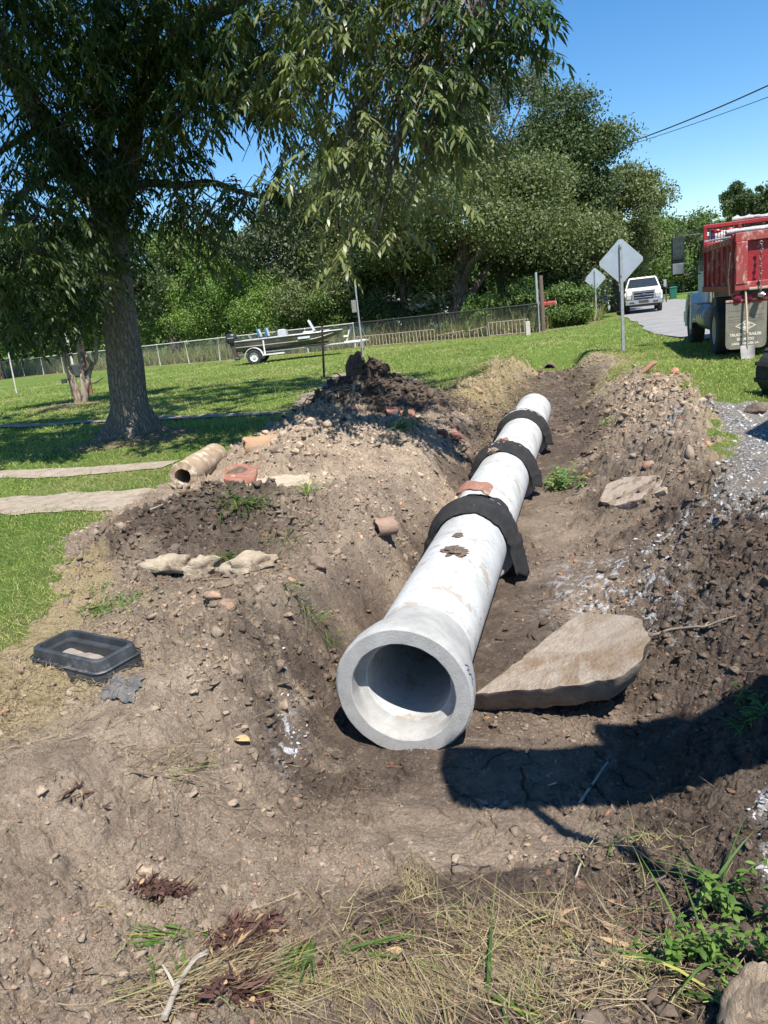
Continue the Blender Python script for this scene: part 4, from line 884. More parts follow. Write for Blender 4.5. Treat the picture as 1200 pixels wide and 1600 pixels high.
stick([(262, 1612, .03), (285, 1565, .05), (312, 1528, .06), (330, 1512, .05)], .010, 'forked pale bleached stick at the bottom left', _mc['pale_wood'], forks=((4, (-.5, .6, .4), .09), (8, (.8, .3, .3), .07)))
stick([(205, 1218, .02), (260, 1228, .02), (320, 1238, .02)], .005, 'thin dark twig lying in the scattered straw at left', M('dark_twig', (.12, .085, .06), (.2, .15, .11), .9))
stick([(900, 1385, .02), (915, 1350, .04), (935, 1320, .04)], .004, 'thin pale twig at the shadow edge', _mc['pale_wood'])
stick([(905, 1265, .015), (950, 1200, .02)], .008, 'short split stick in the big shadow', _mc['pale_wood'])
stick([(1000, 1400, .02), (1040, 1395, .05), (940, 1450, .02)], .003, 'hair thin root loop beside the weeds', _mc['dark_twig'])
# roots of the dark heap
m = MB()
for i in range(46):
    a = random.uniform(0, 2*pi); c0 = Vector((random.gauss(.0, .45), 12.35+random.gauss(0, .25), 0)); c0.z = gz(c0.x, c0.y)+.02; pts = [c0]
    for k in range(5): pts.append(pts[-1]+Vector((cos(a)*.07+random.gauss(0, .04), sin(a)*.05+random.gauss(0, .04), random.gauss(.0, .05))))
    m.tube(pts, [.014, .012, .010, .008, .005, .003], 5)
for (x, y, h_) in ((-.28, 12.5, .30), (.02, 12.45, .26)):
    z = gz(x, y); m.tube([(x, y, z-.15), (x+.02, y, z+h_*.5), (x+.05, y-.05, z+h_)], [.13, .10, .05], 10, jit=.6); m.rock((x+.12, y-.03, z+h_*.45), (.14, .1, .13), 3, .9, 2.6, x)
tag(m.build('root_clump', M('roots', (.065, .045, .035), (.13, .09, .065), .95, 0, 9, .03, 30), None, smooth=60), 'torn stump and roots on the crest of the high dark heap', 'roots')
#<<4
# ------------------------------------------------------------------ trees
def bark_mat(name, c1, c2, sc=1.0):
    t = NT(name); st = t.stretch((9*sc, 9*sc, 2.6*sc)); a = t.noise(1.6, 8, .75, st, 1.2); v = t.vor(1.1, 'DISTANCE_TO_EDGE', co=st)
    c = t.mix(t.stepf(a, .3, .7), c1, c2); c = t.mix(t.stepf(v, .0, .14), (c1[0]*.7, c1[1]*.68, c1[2]*.66), c); c = t.mix(t.math('MULTIPLY', t.stepf(t.noise(2.2, 5, .7), .6, .72), .5), c, (.30, .31, .25))
    b = t.bump(t.stepf(v, 0, .4), 1, .035); t.bump(a, .9, .025, b); return t.out(c, .95, 0, .2)
BARKM = bark_mat('pecan_bark', (.17, .145, .12), (.36, .32, .27), 1.9)
BARKD = bark_mat('oak_bark', (.09, .07, .055), (.18, .145, .115), .5)
def curve(a, b, sag=.0, n=6, jit=.06, seed=0):
    a, b = Vector(a), Vector(b); L = (b-a).length
    return [a.lerp(b, i/n)+Vector((mnoise.noise(Vector((i*.8, seed, 0))), mnoise.noise(Vector((i*.8, seed, 5))), mnoise.noise(Vector((i*.8, seed, 9)))+sag*4*(i/n)*(1-i/n)*1))*L*jit*(1 if 0 < i < n else 0) for i in range(n+1)]
def main_tree():
    base = und(207, 690, 12.3); bz = gz(base.x, base.y, False); r = thing('pecan_tree', 'large old tree with thick rough trunk and drooping narrow leaves, filling the upper left', 'tree', (base.x, base.y, bz))
    O = Vector((base.x, base.y, bz))
    def W(px, py, D): return und(px, py, D)-O
    # trunk with flared roots
    ctr = [Vector((0, 0, -.25)), Vector((0, 0, 0)), W(205, 660, 12.3), W(201, 620, 12.3), W(195, 560, 12.3), W(188, 500, 12.3), W(181, 440, 12.3), W(175, 390, 12.3), W(171, 350, 12.3)]
    for c in ctr[2:]: c.y = 0
    rad = [.44, .37, .33, .30, .28, .262, .25, .25, .27]; m = MB(); rings = []; seg = 56
    P = []; Rr = []
    for i in range(len(ctr)-1):
        for q in range(6): f = q/6; P.append(ctr[i].lerp(ctr[i+1], f)); Rr.append(rad[i]*(1-f)+rad[i+1]*f)
    P.append(ctr[-1]); Rr.append(rad[-1])
    for p, rr in zip(P, Rr):
        ring = []
        for k in range(seg):
            th = 2*pi*k/seg; lobe = max(0, .42-p.z)**1.3*.55*(.3+max(0, sin(th*5+1.3+mnoise.noise(Vector((th, 0, 0))))))
            d = rr*(1+.055*mnoise.noise(Vector((cos(th)*3, sin(th)*3, p.z*1.1)))+.05*mnoise.noise(Vector((cos(th)*9, sin(th)*9, p.z*1.4))))+lobe
            ring.append((p.x+cos(th)*d, p.y+sin(th)*d, p.z))
        rings.append(ring)
    m.loft(rings); m.rock(ctr[-1]+Vector((0, 0, .02)), (.30, .29, .28), 3, .15, 2, 1)
    limbs = [([(171, 352, 12.3), (150, 310, 12.25), (110, 250, 12.1), (70, 200, 12), (40, 150, 12), (12, 90, 12), (-20, 0, 12), (-40, -120, 12.2)], .23, .09),
             ([(176, 350, 12.3), (190, 300, 12.2), (203, 240, 12.1), (216, 170, 12), (228, 100, 11.8), (240, 20, 11.6), (262, -110, 11.4), (300, -260, 11.2)], .21, .07),
             ([(170, 330, 12.4), (168, 260, 12.6), (164, 180, 12.8), (162, 90, 12.8), (165, 0, 12.8), (172, -140, 13)], .17, .07),
             ([(228, 100, 11.8), (300, 40, 11.2), (390, -20, 10.2), (480, -70, 9.3), (590, -90, 8.5), (700, -80, 8), (800, -60, 7.8), (860, -30, 7.8)], .12, .025),
             ([(192, 300, 12.2), (250, 290, 11.9), (320, 288, 11.6), (385, 300, 11.3), (430, 318, 11.1)], .07, .02),
             ([(70, 200, 12), (30, 215, 11.8), (-10, 240, 11.5), (-60, 250, 11.3)], .06, .02),
             ([(110, 250, 12.1), (60, 290, 11.6), (20, 330, 11.2), (-20, 380, 11)], .07, .02),
             ([(240, 20, 11.6), (330, -60, 12.6), (470, -160, 13.4), (600, -240, 14)], .09, .03),
             ([(216, 170, 12), (290, 150, 11.4), (360, 130, 10.8), (440, 100, 10.2)], .06, .02),
             ([(-20, 0, 12), (-160, -60, 11), (-300, -120, 10.6)], .08, .03)]
    nodes = []
    for li, (pts, ra, rb) in enumerate(limbs):
        Q = [W(*p) for p in pts]; QQ = []
        for i in range(len(Q)-1):
            for q in range(4): QQ.append(Q[i].lerp(Q[i+1], q/4))
        QQ.append(Q[-1]); n = len(QQ)
        QQ = [q+Vector((mnoise.noise(q*1.3), mnoise.noise(q*1.3+Vector((5, 5, 5))), mnoise.noise(q*1.3+Vector((9, 2, 5)))))*.09*(0 if i == 0 else 1) for i, q in enumerate(QQ)]
        m.tube(QQ, [ra+(rb-ra)*i/n for i in range(n)], 14, jit=.12); nodes += [(q, ra+(rb-ra)*i/n) for i, q in enumerate(QQ)]
    m.build('trunk', BARKM, r, smooth=80)
    # foliage clusters: (px, py, distance, radius, weight, yellow-green painted in for sunlit leaves)
    bl = [(-20, 60, 11, 1.5, 1.3, 0), (60, 40, 11, 1.5, 1.4, .1), (40, 140, 11.2, 1.0, .9, .05), (130, 40, 11.3, 1.2, 1.2, 0), (130, 130, 11.6, .9, 1.0, 0), (210, 40, 11, 1.3, 1.4, 0), (250, 120, 11.3, 1.1, 1.2, 0), (300, 60, 10.8, 1.3, 1.5, .05),
          (350, 120, 10.8, 1.0, 1.1, .05), (390, 40, 10.5, 1.2, 1.4, .05), (430, 110, 10.2, 1.0, 1.1, .1), (310, 120, 11.2, .5, .6, 0), (390, 120, 10.8, .4, .5, 0),
          (90, 190, 11.5, .8, .8, 0), (130, 240, 11.6, .9, 1.1, 0), (230, 230, 11.6, .8, 1.1, 0), (190, 190, 11.8, .8, .9, 0), (262, 240, 11.5, .35, .5, 0), (70, 270, 11.4, .5, .5, 0), (205, 300, 11.5, .5, .6, 0),
          (20, 290, 11, .8, .8, .1), (60, 340, 10.8, .9, 1.2, .1), (10, 380, 10.6, .9, 1.2, .1), (90, 400, 10.8, .8, 1.2, .15), (40, 440, 10.8, .8, 1.2, .05), (120, 340, 11.2, .6, .9, .1), (-20, 470, 10.8, .7, .9, 0), (100, 470, 11.2, .5, .7, 0), (190, 370, 11.5, .4, .3, .2),
          (300, 300, 11.3, .55, .7, .1), (350, 320, 11.1, .65, .9, .15), (400, 320, 10.9, .6, .9, .05), (325, 400, 10.9, .3, .5, .3), (310, 350, 11.1, .3, .4, .25), (420, 290, 10.9, .35, .4, .0), (265, 310, 11.3, .3, .4, 0),
          (480, 40, 9, 1.0, 1.3, .35), (500, 120, 8.8, .85, 1.1, .35), (505, 200, 8.8, .4, .4, .5), (540, 60, 8.6, .9, 1.2, .6), (560, 160, 8.4, .75, 1.0, .6), (545, 250, 8.3, .65, .85, .65), (560, 320, 8.2, .5, .55, .7), (575, 380, 8.2, .28, .25, .7),
          (520, 300, 8.3, .4, .4, .6), (610, 60, 8.3, .8, 1.1, .5), (620, 150, 8, .65, .8, .4), (600, 250, 8, .5, .55, .5), (660, 40, 8, .75, 1.1, .25), (670, 130, 7.8, .6, .8, .35), (655, 210, 7.7, .42, .45, .5), (690, 240, 7.7, .28, .25, .5), (640, 300, 7.9, .3, .2, .5), (700, 160, 7.8, .35, .3, .4),
          (700, 25, 7.8, .6, 1.0, .1), (740, 15, 7.8, .5, .9, 0), (765, 5, 7.8, .38, .8, 0), (735, 60, 7.8, .33, .5, 0), (770, 40, 7.8, .26, .5, 0), (710, 75, 7.8, .3, .3, .1),
          (600, -60, 9, 1.2, 1.0, .2), (750, -70, 8.4, 1.0, .8, .1), (450, -80, 10, 1.3, 1.0, .1), (250, -100, 11, 1.5, 1.1, 0), (50, -120, 11, 1.6, 1.1, 0), (-120, 0, 10.5, 1.5, 1.0, 0), (-130, 200, 10.5, 1.2, .9, 0), (-100, 380, 10.5, 1, .9, 0)]
    tw = MB(); PP, DD, LL, WW, T1, T2 = [], [], [], [], [], []
    def sprays(c, R, ns, big, yel, nodes):
        for _ in range(ns):
            v = Vector((random.gauss(0, 1), random.gauss(0, 1), random.gauss(0, 1))).normalized()*R*random.random()**.45; o = c+v
            w_ = o+O-Vector((0, 0, EYE)); dz_ = max(w_.dot(cf), .1); qx, qy = 600+FPX*w_.dot(cr)/dz_, 800-FPX*w_.dot(cu)/dz_-14
            if not big and (((qx-372)/72)**2+((qy-222)/52)**2 < 1 or ((qx-8)/34)**2+((qy-190)/38)**2 < 1) and random.random() < .93: continue
            out = Vector((v.x, v.y, 0)).normalized() if v.length > .01 else Vector((1, 0, 0))
            md = (out*.7+Vector((random.gauss(0, .4), random.gauss(0, .4), random.uniform(-.9, .25)))).normalized()
            if random.random() < .55 and not big:
                q = o+md*.42+Vector((0, 0, -.08)); tw.tube([o-md*.25+Vector((0, 0, .1)), o+md*.1, q], [.006, .004, .002], 4)
            for k in range(5):
                st = o+md*(.09*k)+Vector((random.gauss(0, .03), random.gauss(0, .03), 0)); a = random.uniform(0, 2*pi)
                rd = (md*.5+Vector((cos(a), sin(a), random.uniform(-.9, .2)))*.7).normalized(); nl = 4 if big else 9; Lr = .34 if big else .26
                sd = rd.cross(Vector((0, 0, 1)))
                sd = sd.normalized() if sd.length > .05 else Vector((1, 0, 0))
                for j in range(nl):
                    u = (j+.6)/nl; p = st+rd*Lr*u+Vector((0, 0, -.10*u*u)); sg = 1 if j % 2 else -1
                    if j == nl-1: sg = 0
                    d = rd*.7+sd*sg*.75+Vector((random.gauss(0, .12), random.gauss(0, .12), -.38+random.gauss(0, .2)))
                    PP.append(p[:]); DD.append(d[:]); LL.append((.26 if big else .105)*random.uniform(.75, 1.2)); WW.append((.10 if big else .034)*random.uniform(.8, 1.2)); T1.append(random.random()); T2.append(min(1, max(0, random.gauss(yel, .22))) if yel > .02 else 0)
    for (px, py, D, R, w, yel) in bl:
        c = W(px, py, D); sprays(c, R, int((29 if D > 10 else 21)*w*max(R, .6)**1.2), False, yel, nodes)
        near = min(nodes, key=lambda q: (q[0]-c).length); j = random.random()*9
        tw.tube(curve(near[0], c+Vector((0, 0, -.2*R)), .05, 7, .07, j), [min(near[1]*.7, .035)*(1-.1*i) for i in range(8)], 6)
        for _ in range(3):
            e = c+Vector((random.gauss(0, .5), random.gauss(0, .5), random.gauss(-.2, .4)))*R; tw.tube(curve(near[0].lerp(c, .6), e, .03, 4, .08, j+_), [.014, .012, .009, .006, .004], 5)
    for i in range(48):   # high crown, above the picture: it throws the shade on the lawn
        a = random.uniform(0, 2*pi); q = sqrt(random.random())*5.4; c = Vector((1.0+cos(a)*q*1.15, -.6+sin(a)*q*.9, 7.6+random.uniform(-1.0, 3.6)*(1-q/8)))
        if c.z+O.z-EYE < (c.y+O.y)*.62: c.z = (c.y+O.y)*.62+EYE+.6
        sprays(c, 1.35, 15, True, 0, nodes); near = min(nodes, key=lambda n_: (n_[0]-c).length); tw.tube(curve(near[0], c, .03, 6, .07, i), [.05*(1-.12*k) for k in range(7)], 6)
    tw.build('branches', BARKM, r, smooth=80)
    PP, DD = np.array(PP), np.array(DD); N = len(PP); print('pecan leaflets', N)
    V, F, n = ribbons(PP, DD, np.array(LL), np.array(WW), np.stack([RNG.normal(0, .12, N), RNG.normal(0, .12, N), -RNG.uniform(.1, .5, N)], 1), 3, [.15, 1, .75, .03], side=None)
    np_mesh('foliage', V, F, leaf_mat('pecan_leaf', (.018, .042, .010), (.058, .10, .022), (.23, .25, .10), .32, .38), r, False, tint(N, n, np.array(T1), np.array(T2)))
main_tree()
def leafcloud(clumps, N, size, up=.25):
    """clumps (x,y,z,rx,ry,rz): leaf cards on and inside each clump"""
    C = np.array(clumps); w = (C[:, 3]*C[:, 5]+C[:, 3]*C[:, 4]); idx = RNG.choice(len(C), N, p=w/w.sum()); d = nrm(RNG.normal(0, 1, (N, 3))+np.array([0, 0, up]))
    q = np.abs(RNG.normal(.86, .27, N)); P = C[idx, :3]+d*q[:, None]*C[idx, 3:6]
    D = nrm(RNG.normal(0, 1, (N, 3))); s = nrm(np.cross(D, nrm(d+RNG.normal(0, .7, (N, 3))))); L = size*RNG.uniform(.6, 1.4, (N, 1)); Wd = L*.55
    a, b, c, e = P-D*L*.5, P+s*Wd*.5, P+D*L*.5, P-s*Wd*.5
    V = np.stack([a, b, c, e], 1).reshape(-1, 3); F = np.arange(N*4).reshape(-1, 4); ct = RNG.random(len(C))[idx]
    t1 = np.clip(.5*ct+.5*RNG.random(N), 0, 1); t2 = (RNG.random(N) < .10)*.7
    return V, F, dict(tint=np.repeat(np.stack([t1, t2, np.zeros(N)], 1), 4, 0))
GRN = {}
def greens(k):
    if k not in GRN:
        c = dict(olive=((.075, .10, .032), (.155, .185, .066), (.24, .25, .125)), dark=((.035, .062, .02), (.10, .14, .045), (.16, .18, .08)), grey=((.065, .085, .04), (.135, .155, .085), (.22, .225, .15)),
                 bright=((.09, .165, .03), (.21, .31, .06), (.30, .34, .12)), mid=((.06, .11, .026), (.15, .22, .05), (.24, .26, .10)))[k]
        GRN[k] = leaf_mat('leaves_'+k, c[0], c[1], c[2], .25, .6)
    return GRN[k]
def bgtree(name, label, px, py, D, wpx, hpx, kind, N, size, seed, trunk=None, trunk_r=.35, nclump=34, cat='tree', group=None, cr_=.26, dens=1.0, depth=.8, low=0.0, multi=1):
    rs = random.Random(seed); c = und(px, py, D); k = D/FPX; rx, rz = wpx*k/2*1.12, hpx*k/2*1.1; N = int(N*1.8); size *= .88; ry = rx*depth
    tb = und(trunk or px, py, D); z0 = gz(tb.x, D, False) if D < 80 else 0
    r = thing(name, label, cat, (tb.x, D, z0), 0, group); o = Vector((tb.x, D, z0)); cc = c-o; cl = []
    for i in range(nclump):
        g = Vector((rs.gauss(0, 1), rs.gauss(0, 1), rs.gauss(0, 1)+.15)).normalized()*rs.uniform(.45, 1.0)
        p = Vector((cc.x+g.x*rx*(1-cr_*.8), cc.y+g.y*ry*(1-cr_*.8), cc.z+g.z*rz*(1-cr_*.8))); q = cr_*rs.uniform(.6, 1.35)*min(rx, rz); cl.append((p.x, p.y, max(p.z, q*.5), q*rs.uniform(1, 1.5), q, q*rs.uniform(.7, 1)))
    V, F, at = leafcloud(cl, N, size); np_mesh('crown', V, F, greens(kind), r, False, at)
    if trunk_r:
        m = MB(); top = Vector((cc.x*.6, cc.y, cc.z))
        for j in range(multi):
            off = Vector((rs.gauss(0, .3), rs.gauss(0, .3), 0)) if multi > 1 else Vector(); hh = max(cc.z-rz*.35, cc.z*.5, .4)
            P = curve(off*.3+Vector((0, 0, -.2)), Vector((cc.x*.35, 0, hh))+off*3, 0, 6, .05, seed+j); m.tube(P, [trunk_r*(1.25-.1*i) for i in range(7)], 10, jit=.15)
            for i in range(9 if multi == 1 else 4):
                e = Vector(cl[rs.randrange(len(cl))][:3]); s_ = P[rs.choice((3, 4, 5, 6))]
                m.tube(curve(s_, e, .05, 5, .09, seed+i*3.1), [trunk_r*.45*(1-.16*q) for q in range(6)], 6)
        m.build('trunk', BARKD, r, smooth=80)
    return r
TG = 'trees behind the fences'
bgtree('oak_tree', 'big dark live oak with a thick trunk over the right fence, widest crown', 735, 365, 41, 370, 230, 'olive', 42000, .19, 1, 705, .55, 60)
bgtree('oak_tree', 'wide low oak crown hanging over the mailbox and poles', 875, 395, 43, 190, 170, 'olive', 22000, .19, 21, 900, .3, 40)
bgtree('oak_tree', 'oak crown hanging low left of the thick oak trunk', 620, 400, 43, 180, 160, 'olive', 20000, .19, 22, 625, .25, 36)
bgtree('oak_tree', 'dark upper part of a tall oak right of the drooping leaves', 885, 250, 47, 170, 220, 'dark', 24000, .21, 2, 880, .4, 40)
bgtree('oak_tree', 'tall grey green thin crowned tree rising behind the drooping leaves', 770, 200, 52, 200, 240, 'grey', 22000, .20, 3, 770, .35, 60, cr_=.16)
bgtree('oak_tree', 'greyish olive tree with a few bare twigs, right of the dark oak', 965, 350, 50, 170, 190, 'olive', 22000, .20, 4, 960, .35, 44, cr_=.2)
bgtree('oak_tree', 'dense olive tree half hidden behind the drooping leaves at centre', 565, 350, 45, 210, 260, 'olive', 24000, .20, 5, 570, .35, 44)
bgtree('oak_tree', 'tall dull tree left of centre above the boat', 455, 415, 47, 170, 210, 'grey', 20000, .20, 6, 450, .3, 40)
bgtree('broadleaf_tree', 'rounded olive green tree directly above the boat', 520, 460, 44, 150, 130, 'olive', 14000, .18, 7, 520, .25, 30)
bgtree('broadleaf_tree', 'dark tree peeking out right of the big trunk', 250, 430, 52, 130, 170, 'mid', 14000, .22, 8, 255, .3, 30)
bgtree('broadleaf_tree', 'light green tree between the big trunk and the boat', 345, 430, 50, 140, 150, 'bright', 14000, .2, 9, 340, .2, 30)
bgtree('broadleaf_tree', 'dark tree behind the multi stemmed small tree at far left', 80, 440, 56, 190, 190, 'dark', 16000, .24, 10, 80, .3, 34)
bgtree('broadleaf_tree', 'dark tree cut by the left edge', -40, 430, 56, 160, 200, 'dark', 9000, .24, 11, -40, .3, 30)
bgtree('broadleaf_tree', 'tree behind the white truck, left of the road end', 1010, 405, 70, 120, 140, 'mid', 16000, .26, 12, 1015, .3, 34)
bgtree('broadleaf_tree', 'dark tree at the end of the road, left one', 1050, 395, 85, 80, 110, 'dark', 12000, .3, 13, 1050, .35, 30)
bgtree('broadleaf_tree', 'dark tree at the end of the road behind the red truck mirror', 1095, 400, 95, 90, 110, 'mid', 12000, .34, 14, 1100, .35, 30)
bgtree('broadleaf_tree', 'tall spindly tree top above the red truck, left one', 1160, 315, 80, 60, 60, 'dark', 5000, .28, 15, 1160, .25, 22, cr_=.2)
bgtree('broadleaf_tree', 'dark tree top at the right edge above the red truck', 1210, 330, 80, 110, 90, 'dark', 11000, .3, 16, 1200, .3, 30)
bgtree('broadleaf_tree', 'tree behind the parked car and white trailer', 945, 430, 90, 90, 70, 'mid', 9000, .32, 17, 945, .3, 24)
# shrubs behind the fences
SG = 'shrubs behind the fences'
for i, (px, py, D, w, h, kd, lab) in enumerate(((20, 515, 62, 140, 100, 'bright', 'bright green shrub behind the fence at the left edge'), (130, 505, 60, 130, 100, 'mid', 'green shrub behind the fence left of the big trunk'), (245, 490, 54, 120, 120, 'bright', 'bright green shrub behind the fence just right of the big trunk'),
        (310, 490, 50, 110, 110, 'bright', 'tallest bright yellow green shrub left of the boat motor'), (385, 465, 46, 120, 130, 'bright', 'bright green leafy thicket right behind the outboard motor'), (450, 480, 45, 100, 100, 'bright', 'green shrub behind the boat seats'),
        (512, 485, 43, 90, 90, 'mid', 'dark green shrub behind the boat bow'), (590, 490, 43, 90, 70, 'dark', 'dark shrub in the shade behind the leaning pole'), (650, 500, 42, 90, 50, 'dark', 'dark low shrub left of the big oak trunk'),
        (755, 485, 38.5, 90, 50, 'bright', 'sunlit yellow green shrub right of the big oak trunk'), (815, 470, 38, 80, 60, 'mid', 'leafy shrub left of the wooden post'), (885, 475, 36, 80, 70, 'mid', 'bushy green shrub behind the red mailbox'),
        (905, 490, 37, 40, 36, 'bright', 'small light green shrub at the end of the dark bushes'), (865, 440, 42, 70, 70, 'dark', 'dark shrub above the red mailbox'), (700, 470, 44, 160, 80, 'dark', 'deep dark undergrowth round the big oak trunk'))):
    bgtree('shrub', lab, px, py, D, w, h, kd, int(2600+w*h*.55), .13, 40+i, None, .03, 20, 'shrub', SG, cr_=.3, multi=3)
# small multi-stemmed tree with red earth at its foot
def crape():
    o = un(120, 634); o.z = gz(o.x, o.y, False); r = thing('small_tree', 'small multi stemmed tree in a bare earth patch left of the big trunk', 'tree', o); k = o.y/FPX
    def W(px, py, d=0): return und(px, py, o.y+d)-o
    m = MB()
    for pts, ra in (([(124, 632), (116, 600), (106, 570), (96, 540), (80, 505)], .11), ([(132, 630), (132, 600), (128, 565), (122, 530), (118, 490)], .12), ([(134, 626), (136, 600), (140, 578), (150, 562), (151, 540), (148, 510)], .08), ([(143, 570), (135, 556), (128, 545), (120, 520)], .06), ([(140, 600), (150, 598), (162, 590)], .02)):
        Q = [W(x, y, .2*mnoise.noise(Vector((x*.1, y*.1, 0)))) for x, y in pts]; m.tube(Q, [ra*(1-.5*i/len(Q)) for i in range(len(Q))], 10, jit=.2)
    m.build('trunk', bark_mat('smooth_bark', (.26, .20, .15), (.40, .33, .26), .4), r, smooth=80)
    cl = []
    for (px, py, R, d) in ((40, 480, 1.1, 0), (90, 470, 1.3, .3), (150, 470, 1.2, 0), (210, 450, 1.2, .3), (60, 430, 1.3, 0), (130, 420, 1.4, -.3), (200, 410, 1.0, 0), (225, 480, .7, .5), (60, 515, .6, -.2), (150, 500, .5, 0), (10, 500, .8, 0), (100, 520, .5, .3), (245, 440, .7, .6)):
        p = W(px, py, d); cl += [(p.x+random.gauss(0, .4)*R, p.y+random.gauss(0, .5)*R, p.z+random.gauss(0, .4)*R, R*.5, R*.5, R*.42) for _ in range(5)]
    V, F, at = leafcloud(cl, 26000, .11); np_mesh('crown', V, F, greens('dark'), r, False, at)
crape()
# far wood closing the horizon
cl = []
for i in range(150):
    a = radians(-62+124*i/150); R = 112+8*mnoise.noise(Vector((i*.3, 0, 0))); hh = 9+3.5*mnoise.noise(Vector((i*.21, 4, 0)))
    if -6 < math.degrees(a)-24 < 2: hh *= .75
    cl += [(R*sin(a)+random.gauss(0, 1), R*cos(a), hh*f, 3.2, 3, 2.4) for f in (.12, .35, .6, .9)]
V, F, at = leafcloud(cl, 170000, .8); tag(np_mesh('far_wood', V, F, greens('mid'), None, False, at), 'far line of trees closing the horizon', 'wood', kind='stuff')
# tall rough grass behind the left fence
N = 26000; x = RNG.uniform(-44, 16, N); y = fenceY(x)+.4+RNG.exponential(2.6, N)
k = ((x-ROADP.x)*ROADN.x+(y-ROADP.y)*ROADN.y) < -1.2; x, y = x[k], y[k]; N = len(x)
V, F, n = ribbons(np.stack([x, y, np.zeros(N)], 1), np.stack([RNG.normal(0, .3, N), RNG.normal(0, .3, N), np.ones(N)], 1), RNG.uniform(.35, .95, N), RNG.uniform(.03, .06, N), RNG.normal(0, .3, (N, 3)), 2)
tag(np_mesh('rough_grass', V, F, leaf_mat('rough_grass', (.09, .13, .03), (.22, .25, .07), (.38, .32, .16), .3), None, False, tint(N, n, None, (RNG.random(N) < .3)*.9)), 'tall unmown grass and weeds growing behind the fences', 'grass', kind='stuff')
#<<5
# ------------------------------------------------------------------ fences, poles, signs
GALV = M('galvanised', (.42, .43, .44), (.30, .31, .32), .55, .35, 12)
RUSTY = M('rusty_rail', (.46, .39, .32), (.32, .24, .18), .8, .1, 14, spots=((.24, .11, .06), 9, .52, .62))
DARKM = M('dark_metal', (.045, .045, .045), (.08, .075, .07), .6, .2, 10)
BLACKM = M('black_rubber', (.018, .018, .018), (.035, .034, .032), .85, 0, 9, .003, 60, spots=((.12, .10, .08), 5, .58, .75))
def link_mat(name, col, cover):
    t = NT(name); mp = t.n('ShaderNodeMapping'); mp.inputs['Rotation'].default_value = (0, radians(45), 0); t.l(t.co, mp.inputs['Vector']); o = None
    for d in ('X', 'Z'):
        w = t.n('ShaderNodeTexWave', wave_type='BANDS', bands_direction=d); w.inputs['Scale'].default_value = 4.2; t.l(mp.outputs[0], w.inputs['Vector']); q = t.math('GREATER_THAN', w.outputs['Fac'], cover); o = q if o is None else t.math('MAXIMUM', o, q)
    m = t.out(col, .6, .3, .3); tr = t.n('ShaderNodeBsdfTransparent'); mx = t.n('ShaderNodeMixShader'); t.l(o, mx.inputs[0]); t.l(tr.outputs[0], mx.inputs[1]); t.l(t.p.outputs[0], mx.inputs[2]); t.l(mx.outputs[0], t.t.nodes['Material Output'].inputs[0]); return m
def chain_fence(name, P, sp, H, label, pm, rm, lm, pr=.035, rr=.028):
    P = [Vector((x, y, 0)) for x, y in P]; o = P[0].copy(); r = thing(name, label, 'fence', o); m = MB()
    for a, b in zip(P[:-1], P[1:]):
        n = max(1, round((b-a).length/sp))
        for i in range(n+(1 if b is P[-1] else 0)):
            q = a.lerp(b, i/n); z = gz(q.x, q.y, False); w = MB(); tl = random.gauss(0, .02)
            w.lathe([(pr, -.1), (pr, H), (pr*1.2, H+.01), (pr*.5, H+.05)], seg=8); po = w.build('post', pm, r, smooth=40); po.location = (q.x-o.x, q.y-o.y, z); po.rotation_euler = (random.gauss(0, .015), tl, 0)
    m.tube([p-o+Vector((0, 0, H+gz(p.x, p.y, False)+.01)) for p in P], rr, 6); m.build('top_rail', rm, r, smooth=50)
    w = MB()
    for a, b in zip(P[:-1], P[1:]):
        A, B = a-o, b-o; vs = [w.bm.verts.new(v) for v in (A+Vector((0, 0, .03)), B+Vector((0, 0, .03)), B+Vector((0, 0, H)), A+Vector((0, 0, H)))]; w.bm.faces.new(vs)
    w.build('wire_mesh', lm, r); return r
PEW = M('weathered_white_post', (.62, .60, .55), (.42, .39, .34), .8, 0, 9)
chain_fence('chain_link_fence', [(-30, 60.3), (-8.3, 43), (-.5, 39.9)], 2.8, 1.25, 'long pale chain link fence with whitish posts behind the boat and lawn', PEW, PEW, link_mat('wire_pale', (.30, .29, .27), .975))
chain_fence('chain_link_fence', [(-.5, 40.0), (7.9, 34.2)], 2.9, 1.25, 'dark overgrown chain link fence in the shade of the big oak', DARKM, DARKM, link_mat('wire_dark', (.10, .10, .09), .96))
def picket():
    a, b = Vector((7.35, 33.75, 0)), Vector((-.55, 38.9, 0)); r = thing('iron_fence', 'low rusty iron picket fence, broken in the middle, before the big oak', 'fence', a); L = (b-a).length; d = (b-a).normalized(); z = gz(a.x, a.y, False)
    pk, rl = MB(), MB()
    for s0, s1, hh in ((0, 1.9, .66), (2.0, 2.9, .5), (3.2, 4.6, .42), (4.75, L, .60)):
        n = int((s1-s0)/.19)
        for i in range(n+1):
            s = s0+(s1-s0)*i/n; le = (.0 if hh > .55 else .25*mnoise.noise(Vector((s*2, 0, 0)))); p = d*s
            pk.tube([p+Vector((0, 0, -.03)), p+Vector((le, 0, hh*random.uniform(.96, 1.03)))], .021, 5)
        for zz in ((.08, hh) if hh > .55 else (hh,)): rl.tube([d*s0+Vector((0, 0, zz)), d*((s0+s1)/2)+Vector((0, 0, zz-(0 if hh > .55 else .06))), d*s1+Vector((0, 0, zz-(0 if hh > .55 else .12)))], .02, 6)
    pk.build('pickets', RUSTY, r, smooth=50); rl.build('rail', RUSTY, r, smooth=50)
picket()
